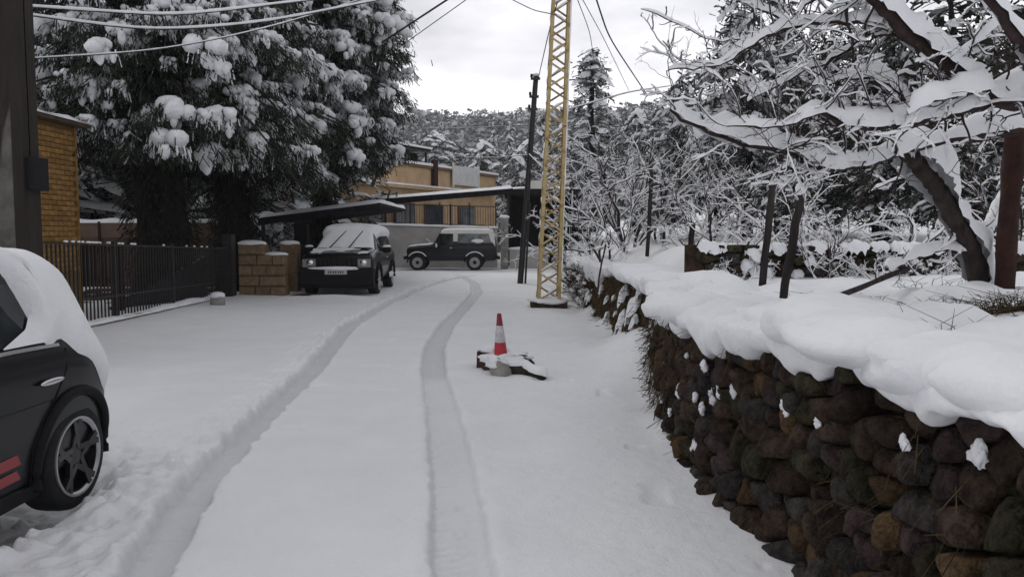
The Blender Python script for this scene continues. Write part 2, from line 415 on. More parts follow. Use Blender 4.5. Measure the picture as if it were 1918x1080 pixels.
def road_height(X, Y):
    h = .025 * fbm(X * .5, Y * .5, seed=3, oct=3) + .012 * fbm(X * 2.2, Y * 2.2, seed=5, oct=3)
    # verges rise gently towards the fence and the wall
    h = h + .05 * sstep(-5.0, -7.2, X)
    packed = np.zeros_like(h)
    rag = .018 * vnoise(X * 5, Y * 7, seed=21) + .010 * vnoise(X * 17, Y * 23, seed=22)
    near_car = sstep(-1.98, -2.45, X) * sstep(7.5, 5.2, Y) * sstep(-5, -3.6, X)
    for (ty, tx), which in ((TL, 0), (TR, 1)):
        xc = np.interp(Y, ty, tx)
        slope = np.interp(Y, ty, np.gradient(tx, ty))
        d = (X - xc) / np.sqrt(1 + slope ** 2)
        on = sstep(33, 29, Y)
        if which == 0:
            w, dep = .12, .085 * (1 - .45 * sstep(16, 28, Y))
        else:
            w, dep = .145, .050 + .018 * sstep(8.6, 9.2, Y) - .025 * sstep(16, 28, Y)
        inside = sstep(w + .018, w - .012, np.abs(d + rag * (1.0 if which == 0 else .8)))
        tread = .008 * np.sin(Y * 2 * np.pi / .085 + 4 * np.abs(d) / w) * sstep(10, 5, Y) * inside * (.6 + .6 * vnoise(X * 3, Y * 1.3, seed=8)) + .007 * vnoise(X * 30, Y * 30, seed=9) * inside
        lip = .028 * np.exp(-((np.abs(d) - w - .07) / .06) ** 2) * (.4 + .8 * np.clip(vnoise(X * 6, Y * 6, seed=31), -.4, 1))
        if which == 0: lip = lip * np.where(d < 0, 1.7, .5)
        else: lip = lip * .5
        h = h + on * (-dep * inside + tread + lip)
        packed = np.maximum(packed, on * inside * (.9 if which == 0 else .38 + .5 * sstep(8.4, 9.1, Y)))
        # the crumbs thrown up beside the left track
        if which == 0:
            crumb = sstep(-.75, -.2, d) * sstep(.0, -.14, d)
            h = h + on * crumb * .034 * np.clip(fbm(X * 11, Y * 11, seed=41, oct=3) + .1, 0, 1) * 2
    # churned snow by the parked hatchback
    ch = near_car
    h = h + ch * (.055 * fbm(X * 5, Y * 5, seed=51, oct=4) + .035 * np.clip(fbm(X * 13, Y * 13, seed=52, oct=2), 0, 1) * 2 - .015)
    # bank pushed against the wheel, hollow below the car
    h = h + .085 * np.exp(-(((X + 2.36) / .16) ** 2 + ((Y - 4.62) / .38) ** 2)) * (1 + .5 * vnoise(X * 9, Y * 9, seed=53))
    h = h + .03 * np.exp(-(((X + 2.46) / .14) ** 2 + ((Y - 3.6) / .7) ** 2)) * (1 + .6 * vnoise(X * 10, Y * 10, seed=54))
    h = h - .16 * sstep(-2.5, -2.72, X) * sstep(-4.4, -4.0, X) * sstep(5.2, 4.9, Y) * sstep(1.2, 1.6, Y)
    # mound against the wall, and the drift along its foot
    h = h + .40 * np.exp(-(((X - 1.66) / .55) ** 2 + ((Y - 9.5) / 1.2) ** 2)) * (1 + .12 * fbm(X * 4, Y * 4, seed=61, oct=3))
    h = h + .10 * np.exp(-((X - xw(Y)) / .22) ** 2) * sstep(9, 12, Y) * (1 + .8 * vnoise(X * 2, Y * 1.5, seed=63))
    h = h + .05 * np.exp(-((X - xw(Y)) / .16) ** 2) * (1 + .8 * vnoise(X * 3, Y * 3, seed=64)) * sstep(3.5, 6, Y)
    # hollow before the off-road car, and the drift round the rubble
    h = h + .10 * np.exp(-(((X + 4.6) / 1.1) ** 2 + ((Y - 19.6) / .45) ** 2)) + .06 * np.exp(-(((X - .05) / .7) ** 2 + ((Y - 9.2) / .6) ** 2))
    # small fallen clods and dimples
    c = vnoise(X * 3.3, Y * 3.3, seed=71)
    h = h - .018 * sstep(.78, .9, c) * sstep(.5, 2, Y)
    h = h + .0035 * fbm(X * 26, Y * 26, seed=72, oct=2)
    return h, np.clip(packed, 0, 1)

xs = np.concatenate([np.arange(-34, -9, .5), np.arange(-9, -3.2, .10), np.arange(-3.2, 1.35, .0175), np.arange(1.35, 3.0, .05), [3.4, 4.2, 5]])
ys = [-6.0]
while ys[-1] < 62:
    y = ys[-1]
    ys.append(y + (.25 if y < 1.8 else .007 + .0033 * y if y < 9 else .010 + .0052 * y if y < 34 else .6))
ys = np.array(ys)
Xg, Yg = np.meshgrid(xs, ys)
Hg, Pg = road_height(Xg, Yg)
b = MB(); b.grid(np.stack([Xg, Yg, Hg], -1))
road = b.build('road', M['road_snow'])
tag(road, 'snow covered road with two curving tyre tracks', kind='structure')
at_ = road.data.attributes.new('packed', 'FLOAT', 'POINT')
at_.data.foreach_set('value', Pg.ravel())

# the land all round, to the horizon
gx = np.concatenate([-np.geomspace(3000, 30, 24), np.linspace(-20, 20, 9), np.geomspace(30, 3000, 24)])
gy = np.concatenate([-np.geomspace(2000, 10, 14), [0], np.geomspace(10, 4000, 40)])
Xg, Yg = np.meshgrid(gx, gy)
b = MB(); b.grid(np.stack([Xg, Yg, np.full_like(Xg, -.25)], -1))
tag(b.build('ground', M['snow']), 'snow covered land reaching to the horizon', kind='structure')

# garden terrace held up by the stone wall
def wall_top(Y): return 1.02 + .10 * sstep(5.2, 3.4, Y) + .03 * vnoise(np.asarray(Y) * .8, 3.3, seed=101) - .12 * sstep(5, 7, Y) * sstep(9.5, 8.5, Y) - .12 * sstep(13, 20, Y)
def pillows(X, Y): return .13 * np.abs(vnoise(X * 1.5, Y * 1.5, seed=84)) ** .7 * sstep(13, 9, Y) + .055 * np.abs(vnoise(X * 3.7, Y * 3.7, seed=85)) ** .8 * sstep(11, 8, Y) + .02 * np.abs(vnoise(X * 8.5, Y * 8.5, seed=86)) * sstep(8, 6, Y)
def terrace_height(X, Y):
    d = X - xw(Y)
    z = 1.01 + .08 * sstep(6.0, 3.5, Y) + .10 * fbm(X * 1.1, Y * 1.1, seed=81, oct=3) + .025 * fbm(X * 3, Y * 3, seed=82, oct=3)
    z = z + .02 * np.clip(d - 1, 0, 3) + .42 * sstep(11.0, 11.5, Y + .25 * (X - 4) * .3) * sstep(2.6, 3.4, X)
    z = z + .035 * np.clip(Y - 18, 0, 200) * sstep(1.5, 9, d) + .05 * np.clip(d - 9, 0, 60)
    z = z - (1.05 + .08 * sstep(6.0, 3.5, Y) - wall_top(Y)) * np.exp(-(d / 1.3) ** 2) - .09 * np.clip(1 - d / .55, 0, 1)
    z = z + pillows(X, Y) - .085
    z = z + .10 * np.exp(-(((X - 3.55) / .7) ** 2 + ((Y - 6.2) / .6) ** 2))
    return z
sd = np.concatenate([np.arange(.12, 4, .05), np.arange(4, 9, .14), np.geomspace(9, 70, 30)])
ty = np.concatenate([np.arange(-3.5, 1.2, .2), np.arange(1.2, 12.5, .05), np.arange(12.5, 26, .14), np.geomspace(26, 90, 30)])
D, Yg = np.meshgrid(sd, ty)
Xg = xw(Yg) + D
Zg = terrace_height(Xg, Yg)
b = MB(); b.grid(np.stack([Xg, Yg, Zg], -1))
tag(b.build('garden_terrace', M['snow']), 'raised snowy garden behind the stone retaining wall', kind='structure')

# hills
def hill_height(X, Y):
    r = 34 * sstep(85, 250, Y + 25 * vnoise(X * .012, 0, seed=91)) * (1 + .16 * fbm(X * .011, Y * .008, seed=92, oct=4))
    r = r + 50 * sstep(320, 600, Y) * (1 + .10 * fbm(X * .006, Y * .004, seed=93, oct=4)) + .012 * np.clip(X, -300, 300) * sstep(320, 600, Y)
    return r - 1.0
hx = np.linspace(-520, 620, 150); hy = np.concatenate([np.linspace(70, 340, 70), np.linspace(350, 1000, 40)])
Xg, Yg = np.meshgrid(hx, hy)
b = MB(); b.grid(np.stack([Xg, Yg, hill_height(Xg, Yg)], -1))
M['hill'] = mat('hill_snow', (.13, .135, .13), (.62, .63, .65), rough=.95, scale=.16, detail=9, spec=.1, lo=.38, hi=.62)
tag(b.build('hills', M['hill']), 'snow dusted wooded hills beyond the village', kind='structure')

# the far wood: reads as one mass
def leaf_quads(c, d, ln, wd, g):
    """one tapered quad per leaf spray: c base points, d unit directions"""
    n = len(c)
    s = np.cross(d, g.normal(size=(n, 3))); s /= np.linalg.norm(s, axis=1, keepdims=True) + 1e-9
    ln, wd = np.broadcast_to(ln, (n,))[:, None], np.broadcast_to(wd, (n,))[:, None]
    v = np.stack([c - s * wd * .35, c + s * wd * .35, c + d * ln + s * wd * .5, c + d * ln - s * wd * .5], 1)
    return v.reshape(-1, 3), np.arange(4 * n).reshape(-1, 4)

g = np.random.default_rng(5)
b = MB()
n = 2600
Y = g.uniform(80, 330, n); X = Y * g.uniform(-.38, .42, n)
Yf = g.uniform(340, 640, 1500); Xf = Yf * g.uniform(-.35, .4, 1500)
keep = fbm(Xf * .02, Yf * .02, seed=95, oct=3) > .02
Y, X = np.concatenate([Y, Yf[keep]]), np.concatenate([X, Xf[keep]])
Zb = hill_height(X, Y)
for i in range(len(X)):
    h = g.uniform(4, 8.5); r = h * g.uniform(.24, .5); m = 64 if Y[i] < 340 else 22
    t = g.uniform(.12, 1, m) ** .8
    a = g.uniform(0, 2 * np.pi, m); rr = r * np.sqrt(np.clip(1.05 - t ** 1.7, .02, 1)) * g.uniform(.4, 1, m)
    c = np.stack([X[i] + rr * np.cos(a), Y[i] + rr * np.sin(a), Zb[i] + t * h], 1)
    d = np.stack([np.cos(a), np.sin(a), g.uniform(-.7, .4, m)], 1); d /= np.linalg.norm(d, axis=1, keepdims=True)
    v, q = leaf_quads(c, d, r * g.uniform(.2, .5, m), r * g.uniform(.12, .3, m), g)
    k = int(m * .55)
    b.add(v[:4 * k], q[:k], m=0)
    v2 = v[4 * k:].copy()
    b.add(v2, q[:m - k], m=1)
M['hazed_leaf'] = mat('hazed_leaf', (.11, .115, .118), (.21, .215, .22), rough=.95, scale=.05, spec=.05)  # leaf tones lightened, distance haze put into the colour
M['hazed_snow'] = mat('hazed_snow', (.45, .46, .48), (.72, .73, .75), rough=.95, scale=.06, spec=.05)  # lightened too, to carry the same painted haze
tag(b.build('far_wood', [M['hazed_leaf'], M['hazed_snow']], smooth=False), 'distant snow dusted woodland covering the hillside', kind='stuff')

# ================================================================== STONE WALL
wall = thing('stone_wall', 'dark mossy dry stone retaining wall with a thick snow cap', 'wall', (1.4, 4.5, 0))

def clip_cell(poly, p, q):
    """keep the side of the bisector of p,q that holds p"""
    mx, my = (p[0] + q[0]) / 2, (p[1] + q[1]) / 2; nx, ny = q[0] - p[0], q[1] - p[1]
    outp = []
    for i in range(len(poly)):
        a, c = poly[i], poly[(i + 1) % len(poly)]
        da, dc = (a[0] - mx) * nx + (a[1] - my) * ny, (c[0] - mx) * nx + (c[1] - my) * ny
        if da <= 0: outp.append(a)
        if da * dc < 0:
            t = da / (da - dc); outp.append((a[0] + t * (c[0] - a[0]), a[1] + t * (c[1] - a[1])))
    return outp

def stone_cells(s0, s1, z0, z1, w, h, g, ax=1.45):
    """irregular packed cells over a wall face; ax > 1 makes stones wider than tall"""
    pts = []
    rows = max(1, int(round((z1 - z0) / h)))
    for r in range(rows):
        x = s0 - w + g.uniform(0, w)
        while x < s1 + w:
            pts.append((x, (z0 + (r + .5) * (z1 - z0) / rows + g.uniform(-.42, .42) * h) * ax))
            x += w * g.uniform(.6, 1.5)
    pts = [(p[0] + g.normal(0, .02), p[1]) for p in pts if g.random() > .10]
    P = np.array(pts); cells = []
    for i, p in enumerate(pts):
        if p[0] < s0 or p[0] > s1: continue
        poly = [(p[0] - 1, z0 * ax), (p[0] + 1, z0 * ax), (p[0] + 1, z1 * ax), (p[0] - 1, z1 * ax)]
        dd = np.hypot(P[:, 0] - p[0], P[:, 1] - p[1])
        for j in np.argsort(dd)[1:22]:
            poly = clip_cell(poly, p, pts[j])
            if len(poly) < 3: break
        if len(poly) >= 3:
            cells.append([(a, c / ax) for a, c in poly])
    return cells

def stone_piece(cell, face, g, gap=.007, proud=.07):
    """one rounded stone: cell outline in (s, z), face(s, z, depth) -> world point"""
    c = np.array(cell); n0 = len(c)
    seg = []
    for i in range(n0):
        a, d = c[i], c[(i + 1) % n0]
        L_ = np.hypot(*(d - a))
        if L_ < .012: continue
        k = 3 if L_ > .09 else 2 if L_ > .04 else 1
        for t in range(k): seg.append(a + (d - a) * t / k)
    c = np.array(seg); n = len(c)
    if n < 4: return None
    cen = c.mean(0); rad = np.hypot(*(c - cen).T)
    avg = rad.mean()
    c = cen + (c - cen) * (np.minimum(rad, avg * 1.4) / rad * (1 - gap / avg))[:, None]
    c = .76 * c + .12 * np.roll(c, 1, 0) + .12 * np.roll(c, -1, 0)
    pr = proud * g.uniform(.25, 1.5); tilt = g.uniform(-.4, .4, 2); sd = int(g.integers(1, 900))
    rings = []
    for f, dp in ((.97, -.10), (1.0, .0), (.975, pr * .38), (.90, pr * .72), (.72, pr * .93), (.46, pr * 1.02), (.2, pr * 1.05)):
        q = cen + (c - cen) * f
        q = q + (.10 * avg * np.stack([fbm(q[:, 0] * 14, q[:, 1] * 14, dp * 9, seed=sd, oct=2), fbm(q[:, 0] * 14, q[:, 1] * 14, dp * 9 + 4, seed=sd + 1, oct=2)], 1) if dp >= 0 else 0)
        rough_ = .022 * fbm(q[:, 0] * 11, q[:, 1] * 11, sd, seed=sd, oct=3) * (dp > 0)
        rings.append([face(a, z, dp + (tilt[0] * (a - cen[0]) + tilt[1] * (z - cen[1])) * (dp > 0) + float(rr_)) for (a, z), rr_ in zip(q, rough_)])
    P = np.array(rings)
    b = MB(); b.grid(P, wrap=True, flip=True)
    top = P[-1].mean(0)
    b.add(np.vstack([P[-1], [top]]), tris=[((i + 1) % n, i, n) for i in range(n)])
    return b, cen, pr

stone_mats = [mat('stone_' + nm, c1, c2, rough=.92, scale=sc, detail=9, bump=1.0, bscale=55, spec=.12, rand=.40) for nm, c1, c2, sc in (
    ('brown', (.018, .012, .010), (.085, .058, .043), 16), ('grey', (.022, .019, .018), (.08, .071, .065), 18),
    ('purple', (.023, .015, .015), (.078, .053, .051), 14), ('ochre', (.035, .022, .012), (.15, .095, .05), 15),
    ('mossy', (.014, .013, .008), (.060, .053, .030), 18))]

def wall_face(s, z, dp): return (float(xw(s)) + .07 * z - dp + .05 * float(vnoise(s * 1.3, z * 2, seed=102)), s, z)

g = np.random.default_rng(23)
ledges = []
far_stones = MB()
for cell in stone_cells(1.25, 8.7, -.05, 1.10, .178, .122, g):
    if max(p[1] for p in cell) > float(wall_top(np.mean([p[0] for p in cell]))) + .015: continue
    r = stone_piece(cell, wall_face, g, proud=.04 if max(p[1] for p in cell) > float(wall_top(cell[0][0])) - .13 else .07)
    if r is None: continue
    k = g.choice(5, p=[.38, .22, .15, .07, .18])
    if r[1][0] > 6.6:            # too small in the photograph to pick apart
        for v_, q_, t_ in [(np.vstack(r[0].v), r[0].q, r[0].t)]: far_stones.add(v_, np.vstack(q_), np.vstack(t_), m=int(k))
    else: r[0].build('stone', stone_mats[k], wall)
    ledges.append((r[1], r[2], max(p[1] for p in cell)))

far_stones.build('far_stones', stone_mats, wall, kind='stuff')
# earth core behind the stones
ss = np.arange(-3.6, 9.6, .08); zz = np.linspace(-.2, 1.08, 14)
S, Zc = np.meshgrid(ss, zz)
Zc = np.minimum(Zc, wall_top(S) - .03)
b = MB(); b.grid(np.stack([xw(S) + .07 * Zc + .035 + .03 * fbm(S * 5, Zc * 5, seed=103, oct=2), S, Zc], -1), flip=True)
b.build('core', M['moss'], wall)
# farther along the face is an overgrown bank: earth, dead grass, stones too small to tell apart
ss = np.arange(8.4, 34, .07); zz = np.linspace(-.15, 1.0, 18)
S, Zc = np.meshgrid(ss, zz)
off = .10 * fbm(S * 2.2, Zc * 3, seed=104, oct=3) + .06 * np.abs(fbm(S * 7, Zc * 8, seed=105, oct=2))
b = MB(); b.grid(np.stack([xw(S) + .22 * Zc - .06 - off, S, Zc * (wall_top(S) - .07)], -1), flip=True)
b.build('overgrown_bank', mat('bank', (.02, .016, .010), (.10, .07, .04), rough=1, scale=7, bump=1, bscale=22, spec=.05), wall)

# the thick snow cap, scalloped where it hangs over the stones
ss = np.concatenate([np.arange(-3.5, 1.2, .12), np.arange(1.2, 12, .022), np.arange(12, 33, .06)])
zt = wall_top(ss)
pill = np.clip(1.25 * np.abs(vnoise(ss * 1.35, 7.7, seed=111)) ** .6 * (.75 + .5 * vnoise(ss * .6, 3, seed=110)) + .12 * vnoise(ss * 5, 1, seed=109), 0, 1.15)
hump = .01 + .14 * pill
o = .115 + .07 * pill + .02 * vnoise(ss * 4, 2, seed=112)
fing = np.clip(fbm(ss * 2.6, 1.1, seed=113, oct=3) * 2.2, -.5, 1.3) ; fine = np.clip(vnoise(ss * 9, 4, seed=114), -.3, 1)
Ld = .05 + .075 * (fing + .35) + .035 * (fine + .3)
far = sstep(6.5, 9, ss)
Ld = Ld * (1 + 1.5 * far * np.clip(.05 + vnoise(ss * 1.7, 9, seed=115), 0, 1.2))
dx = np.stack([0 * o + 1.3, 0 * o + .95, 0 * o + .62, 0 * o + .36, 0 * o + .16, 0 * o + .02, -o * .55, -o * .92, -o * 1.05, -o * 1.0, -o * .8, -o * .35, 0 * o + .02, 0 * o + .06], 1)
zc = np.stack([zt - .06, zt + .055 + hump * .25, zt + .03 + hump * .75, zt + hump, zt + hump, zt + hump * .93, zt + hump * .72, zt + hump * .38, zt - Ld * .1, zt - Ld * .5, zt - Ld * .85, zt - Ld * 1.0, zt - Ld * .9, zt - Ld * .6], 1)
# finer rows across
kk = np.linspace(0, dx.shape[1] - 1, 40)
def rs(A):
    i = np.clip(kk.astype(int), 0, A.shape[1] - 2); f = kk - i; f2 = f
    return A[:, i] * (1 - f2) + A[:, i + 1] * f2
dx, zc = rs(dx), rs(zc)
ker = np.array([.25, .5, .25])
for _ in range(2):
    dx[:, 1:-1] = dx[:, :-2] * .25 + dx[:, 1:-1] * .5 + dx[:, 2:] * .25
    zc[:, 1:-1] = zc[:, :-2] * .25 + zc[:, 1:-1] * .5 + zc[:, 2:] * .25
Xc = xw(ss)[:, None] + .07 * zc + dx; Yc = np.broadcast_to(ss[:, None], Xc.shape)
nz = .016 * fbm(Xc * 17, Yc * 17, zc * 17, seed=116, oct=2) * sstep(.25, -.05, dx) + .024 * fbm(Xc * 6, Yc * 6, zc * 6, seed=117, oct=3) + .03 * fbm(Xc * 2, Yc * 2, zc * 2, seed=118, oct=2)
zc = zc + (pillows(Xc, Yc) - .055) * sstep(-.16, .2, dx)
b = MB(); b.grid(np.stack([Xc - nz * .7, Yc, zc + nz], -1), flip=True)
g = np.random.default_rng(57)
for i in range(46):          # pillows of snow over the stones along the edge
    y = g.uniform(1.3, 9.5); d_ = g.uniform(-.04, .7); r_ = g.uniform(.13, .34)
    b.blob((float(xw(y)) + .07 + d_, y, float(wall_top(y)) + .02 + .03 * g.random()), (r_ * g.uniform(.7, 1.1), r_ * g.uniform(.9, 1.5), .055 + r_ * g.uniform(.14, .30)), seed=i, nu=22, nv=14, amp=.2, fr=1.8)
b.build('snow_cap', M['snow'], wall)

# snow caught on ledges between the stones
g = np.random.default_rng(31)
for (cen, pr, ztop) in ledges:
    if g.random() < .17 and ztop < .93:
        p = wall_face(cen[0], ztop, pr * .95)
        s = g.uniform(.022, .055)
        b = MB()
        for _ in range(3): b.blob((p[0] + .012, p[1] + g.normal(0, s * .5), p[2] + g.normal(0, s * .35)), (s * .45, s * g.uniform(.5, 1.0), s * g.uniform(.4, .9)), seed=int(g.integers(999)), amp=.7, fr=2.2, nu=16, nv=11)
        b.build('snow_clump', M['snow'], wall)
b = MB()
for i in range(55):
    y = g.uniform(7.8, 28); z = g.uniform(.1, .85) ; s = g.uniform(.03, .10) * (1 if y > 10 else .7)
    put_pad(b, (float(xw(y)) + .2 * z - .12, y, z), s * 1.1, math.pi + g.normal(0, .3), .9, g, stretch=g.uniform(.7, 1.2), hz=g.uniform(1, 2.2))
b.build('bank_snow', M['snow'], wall, kind='stuff')

# dead grass and roots hanging over the face
b = MB(); n = 5200
y = np.where(g.random(n) < .3, g.uniform(1.3, 8.5, n), g.uniform(6.8, 27, n)); z = g.uniform(.05, .98, n)
dense = fbm(y * 1.1, z * 1.5, seed=121, oct=2)
k = (dense > .05) | (y > 7.5)
y, z = y[k], z[k]
c = np.stack([xw(y) + np.where(y > 8.5, .2, .07) * z - g.uniform(.05, .14, len(y)), y, z], 1)
d = np.stack([g.uniform(-.6, .1, len(y)), g.uniform(-.5, .5, len(y)), g.uniform(-1, .15, len(y))], 1); d /= np.linalg.norm(d, axis=1, keepdims=True)
v, q = leaf_quads(c, d, g.uniform(.05, .22, len(y)) * np.where(y < 6, .7, 1), g.uniform(.003, .010, len(y)) * np.where(y < 6, .45, 1), g)
b.add(v, q)
b.build('hanging_grass', M['dry_grass'], wall, smooth=False, kind='stuff')

# low inner terrace wall across the garden
low = thing('garden_stone_wall', 'low brown stone wall at the back of the snowy garden', 'wall', (5, 11.1, 1.0))
def low_face(s, z, dp): return (s, 11.05 - .25 * .3 * (s - 4) - dp + .04 * float(vnoise(s * 2, z * 2, seed=130)), z + 1.0)
g = np.random.default_rng(41)
for cell in stone_cells(2.7, 9.0, .0, .46, .30, .17, g):
    r = stone_piece(cell, low_face, g, proud=.09)
    if r: r[0].build('stone', stone_mats[int(g.choice([0, 0, 1, 4, 4, 2]))], low)
b = MB(); S, Zc = np.meshgrid(np.linspace(2.5, 9.4, 60), np.linspace(.9, 1.46, 5))
b.grid(np.stack([S, 11.12 - .075 * (S - 4), Zc], -1)); b.build('core', M['earth'], low)
b = MB()
for i in range(80):
    s = g.uniform(2.7, 9); put_pad(b, (s, 10.98 - .075 * (s - 4), 1.0 + g.choice([.44, .42, g.uniform(.05, .4)])), g.uniform(.05, .13), g.uniform(-.4, .4) - 1.57, .35, g, stretch=g.uniform(.8, 1.2), hz=.8)
b.build('snow_cap', M['snow'], low, kind='stuff')

# ================================================================== VEHICLES
class Body:
    def __init__(s, rows):
        s.t = np.array(rows, float); s.t = s.t[np.argsort(s.t[:, 0])]
    def row(s, y):
        # three samples averaged: softens the corners of the table
        ys = np.clip(np.array([y - .035, y, y + .035]), s.t[0, 0], s.t[-1, 0])
        return [float(np.mean(np.interp(ys, s.t[:, 0], s.t[:, i]))) for i in range(1, 6)]
    def contour(s, y):
        zb, zl, w, zr, wr = s.row(y)
        h = zr - zl
        c = [(0, zb), (w * .6, zb), (w * .90, zb + .02), (w * .965, zb + .10), (w * .992, zb + .5 * (zl - zb)), (w, zl - .16), (w * .992, zl - .06), (w * .965, zl)]
        we = w * .955
        for f in (.3, .6, .85):
            c.append((we + (wr - we) * f, zl + h * .97 * f))
        c += [(wr * .985 + (we - wr) * .02, zl + h * .93), (wr * .93, zl + h * .975), (wr * .75, zr), (wr * .4, zr + .012), (0, zr + .016)]
        return np.array(c)
    def dense(s, y, k=44):
        c = s.contour(y); d = np.concatenate([[0], np.cumsum(np.hypot(*np.diff(c, axis=0).T))])
        t = np.linspace(0, d[-1], k)
        return np.stack([np.interp(t, d, c[:, 0]), np.interp(t, d, c[:, 1])], 1)
    def side_x(s, y, z):
        c = s.contour(y)[3:13]; return float(np.interp(z, c[:, 1], c[:, 0]))
    def top_z(s, y, x):
        c = s.contour(y)[7:][::-1]; return float(np.interp(abs(x), c[:, 0], c[:, 1]))
    def mesh(s, n=80):
        lo, hi = s.t[0, 0], s.t[-1, 0]
        u = np.linspace(0, 1, n); yy = lo + (hi - lo) * (.5 - .5 * np.cos(np.pi * (u * .86 + .07))  - (.5 - .5 * math.cos(np.pi * .07))) / (1 - 2 * (.5 - .5 * math.cos(np.pi * .07)))
        P = []
        for y in yy:
            c = s.contour(y); full = np.vstack([c, (c * [-1, 1])[-2:0:-1]])
            P.append(np.column_stack([full[:, 0], np.full(len(full), y), full[:, 1]]))
        P = np.array(P); b = MB(); b.grid(P, wrap=True)
        k = P.shape[1]
        for e, fl in ((0, 1), (-1, 0)):
            c = P[e].mean(0); t = [(i, (i + 1) % k, k) if fl else ((i + 1) % k, i, k) for i in range(k)]
            b.add(np.vstack([P[e], [c]]), tris=t)
        return b
    def side_panel(s, b, bottom, top, side, off=.006, m=0, nu=14, nv=6):
        """glass or trim on the flank between two (y, z) polylines"""
        bo, to = np.array(bottom, float), np.array(top, float)
        def res(p):
            d = np.concatenate([[0], np.cumsum(np.hypot(*np.diff(p, axis=0).T))]); t = np.linspace(0, d[-1], nu)
            return np.stack([np.interp(t, d, p[:, 0]), np.interp(t, d, p[:, 1])], 1)
        bo, to = res(bo), res(to)
        P = np.zeros((nv, nu, 3))
        for i, f in enumerate(np.linspace(0, 1, nv)):
            for j in range(nu):
                y, z = bo[j] * (1 - f) + to[j] * f
                P[i, j] = (side * (s.side_x(y, z) + off), y, z)
        b.grid(P, m=m, flip=side < 0)
    def top_panel(s, b, y0, y1, x0, x1, off=.006, m=0, nu=12, nv=14, thick=None):
        P = np.zeros((nu, nv, 3))
        for i, y in enumerate(np.linspace(y0, y1, nu)):
            f = i / (nu - 1)
            xa = x0 + (x1 - x0) * f
            for j, x in enumerate(np.linspace(-xa, xa, nv)):
                P[i, j] = (x, y, s.top_z(y, x) + off + (thick(y, x, f, j / (nv - 1)) if thick else 0))
        b.grid(P, m=m)
    def snow(s, b, y0, y1, t0f, th, seed=0, n=60, k=60):
        """snow shell over the upper part of the body: t0f(y) in 0..1 of the half contour where it starts"""
        P = np.zeros((n, 2 * k - 1, 3))
        for i, y in enumerate(np.linspace(y0, y1, n)):
            c = s.dense(y, 90); t0 = t0f(y)
            q = np.linspace(t0 * 89, 89, k)
            x, z = np.interp(q, np.arange(90), c[:, 0]), np.interp(q, np.arange(90), c[:, 1])
            tx, tz = np.gradient(x), np.gradient(z); ln = np.hypot(tx, tz) + 1e-9
            nx, nz = tz / ln, -tx / ln
            e = sstep(0, .16, np.linspace(0, 1, k)) ** .5
            ey = min(1, (i / (n - 1)) / .06, (1 - i / (n - 1)) / .06) ** .5
            nn = 1 + .30 * fbm(x * 3, y * 3, z * 3, seed=seed, oct=3) + .1 * fbm(x * 10, y * 10, z * 10, seed=seed + 3, oct=2)
            a = (th(y) if callable(th) else th) * e * ey * nn + .003
            X, Z = x + nx * a, z + nz * a
            P[i, :k] = np.column_stack([X, np.full(k, y), Z]); P[i, k:] = np.column_stack([-X, np.full(k, y), Z])[-2::-1]
        b.grid(P, flip=False)

def cut_arches(o, wheels, r, w):
    for (y, z) in wheels:
        cb = MB(); a = np.linspace(0, 2 * np.pi, 40, endpoint=False)
        cb.prism([(-2, y + r * math.cos(t), z + r * math.sin(t)) for t in a], (4, 0, 0))
        # the cutters reach only part way in from each flank
        for sx in (-1, 1):
            cb2 = MB(); cb2.prism([(sx * (w - .30), y + r * math.cos(t), z + r * math.sin(t)) for t in (a if sx > 0 else a[::-1])], (sx * .6, 0, 0))
            co = bpy.data.objects.new('cutter', cb2.data('cutter', M['black_plastic'], smooth=False)); scene.collection.objects.link(co)
            md = o.modifiers.new('arch', 'BOOLEAN'); md.operation = 'DIFFERENCE'; md.object = co; md.solver = 'EXACT'
            dg = bpy.context.evaluated_depsgraph_get(); dg.update()
            me = bpy.data.meshes.new_from_object(o.evaluated_get(dg))
            o.modifiers.clear(); old = o.data; o.data = me; me.name = old.name
            bpy.data.objects.remove(co)
    o.data.set_sharp_from_angle(angle=R(38))

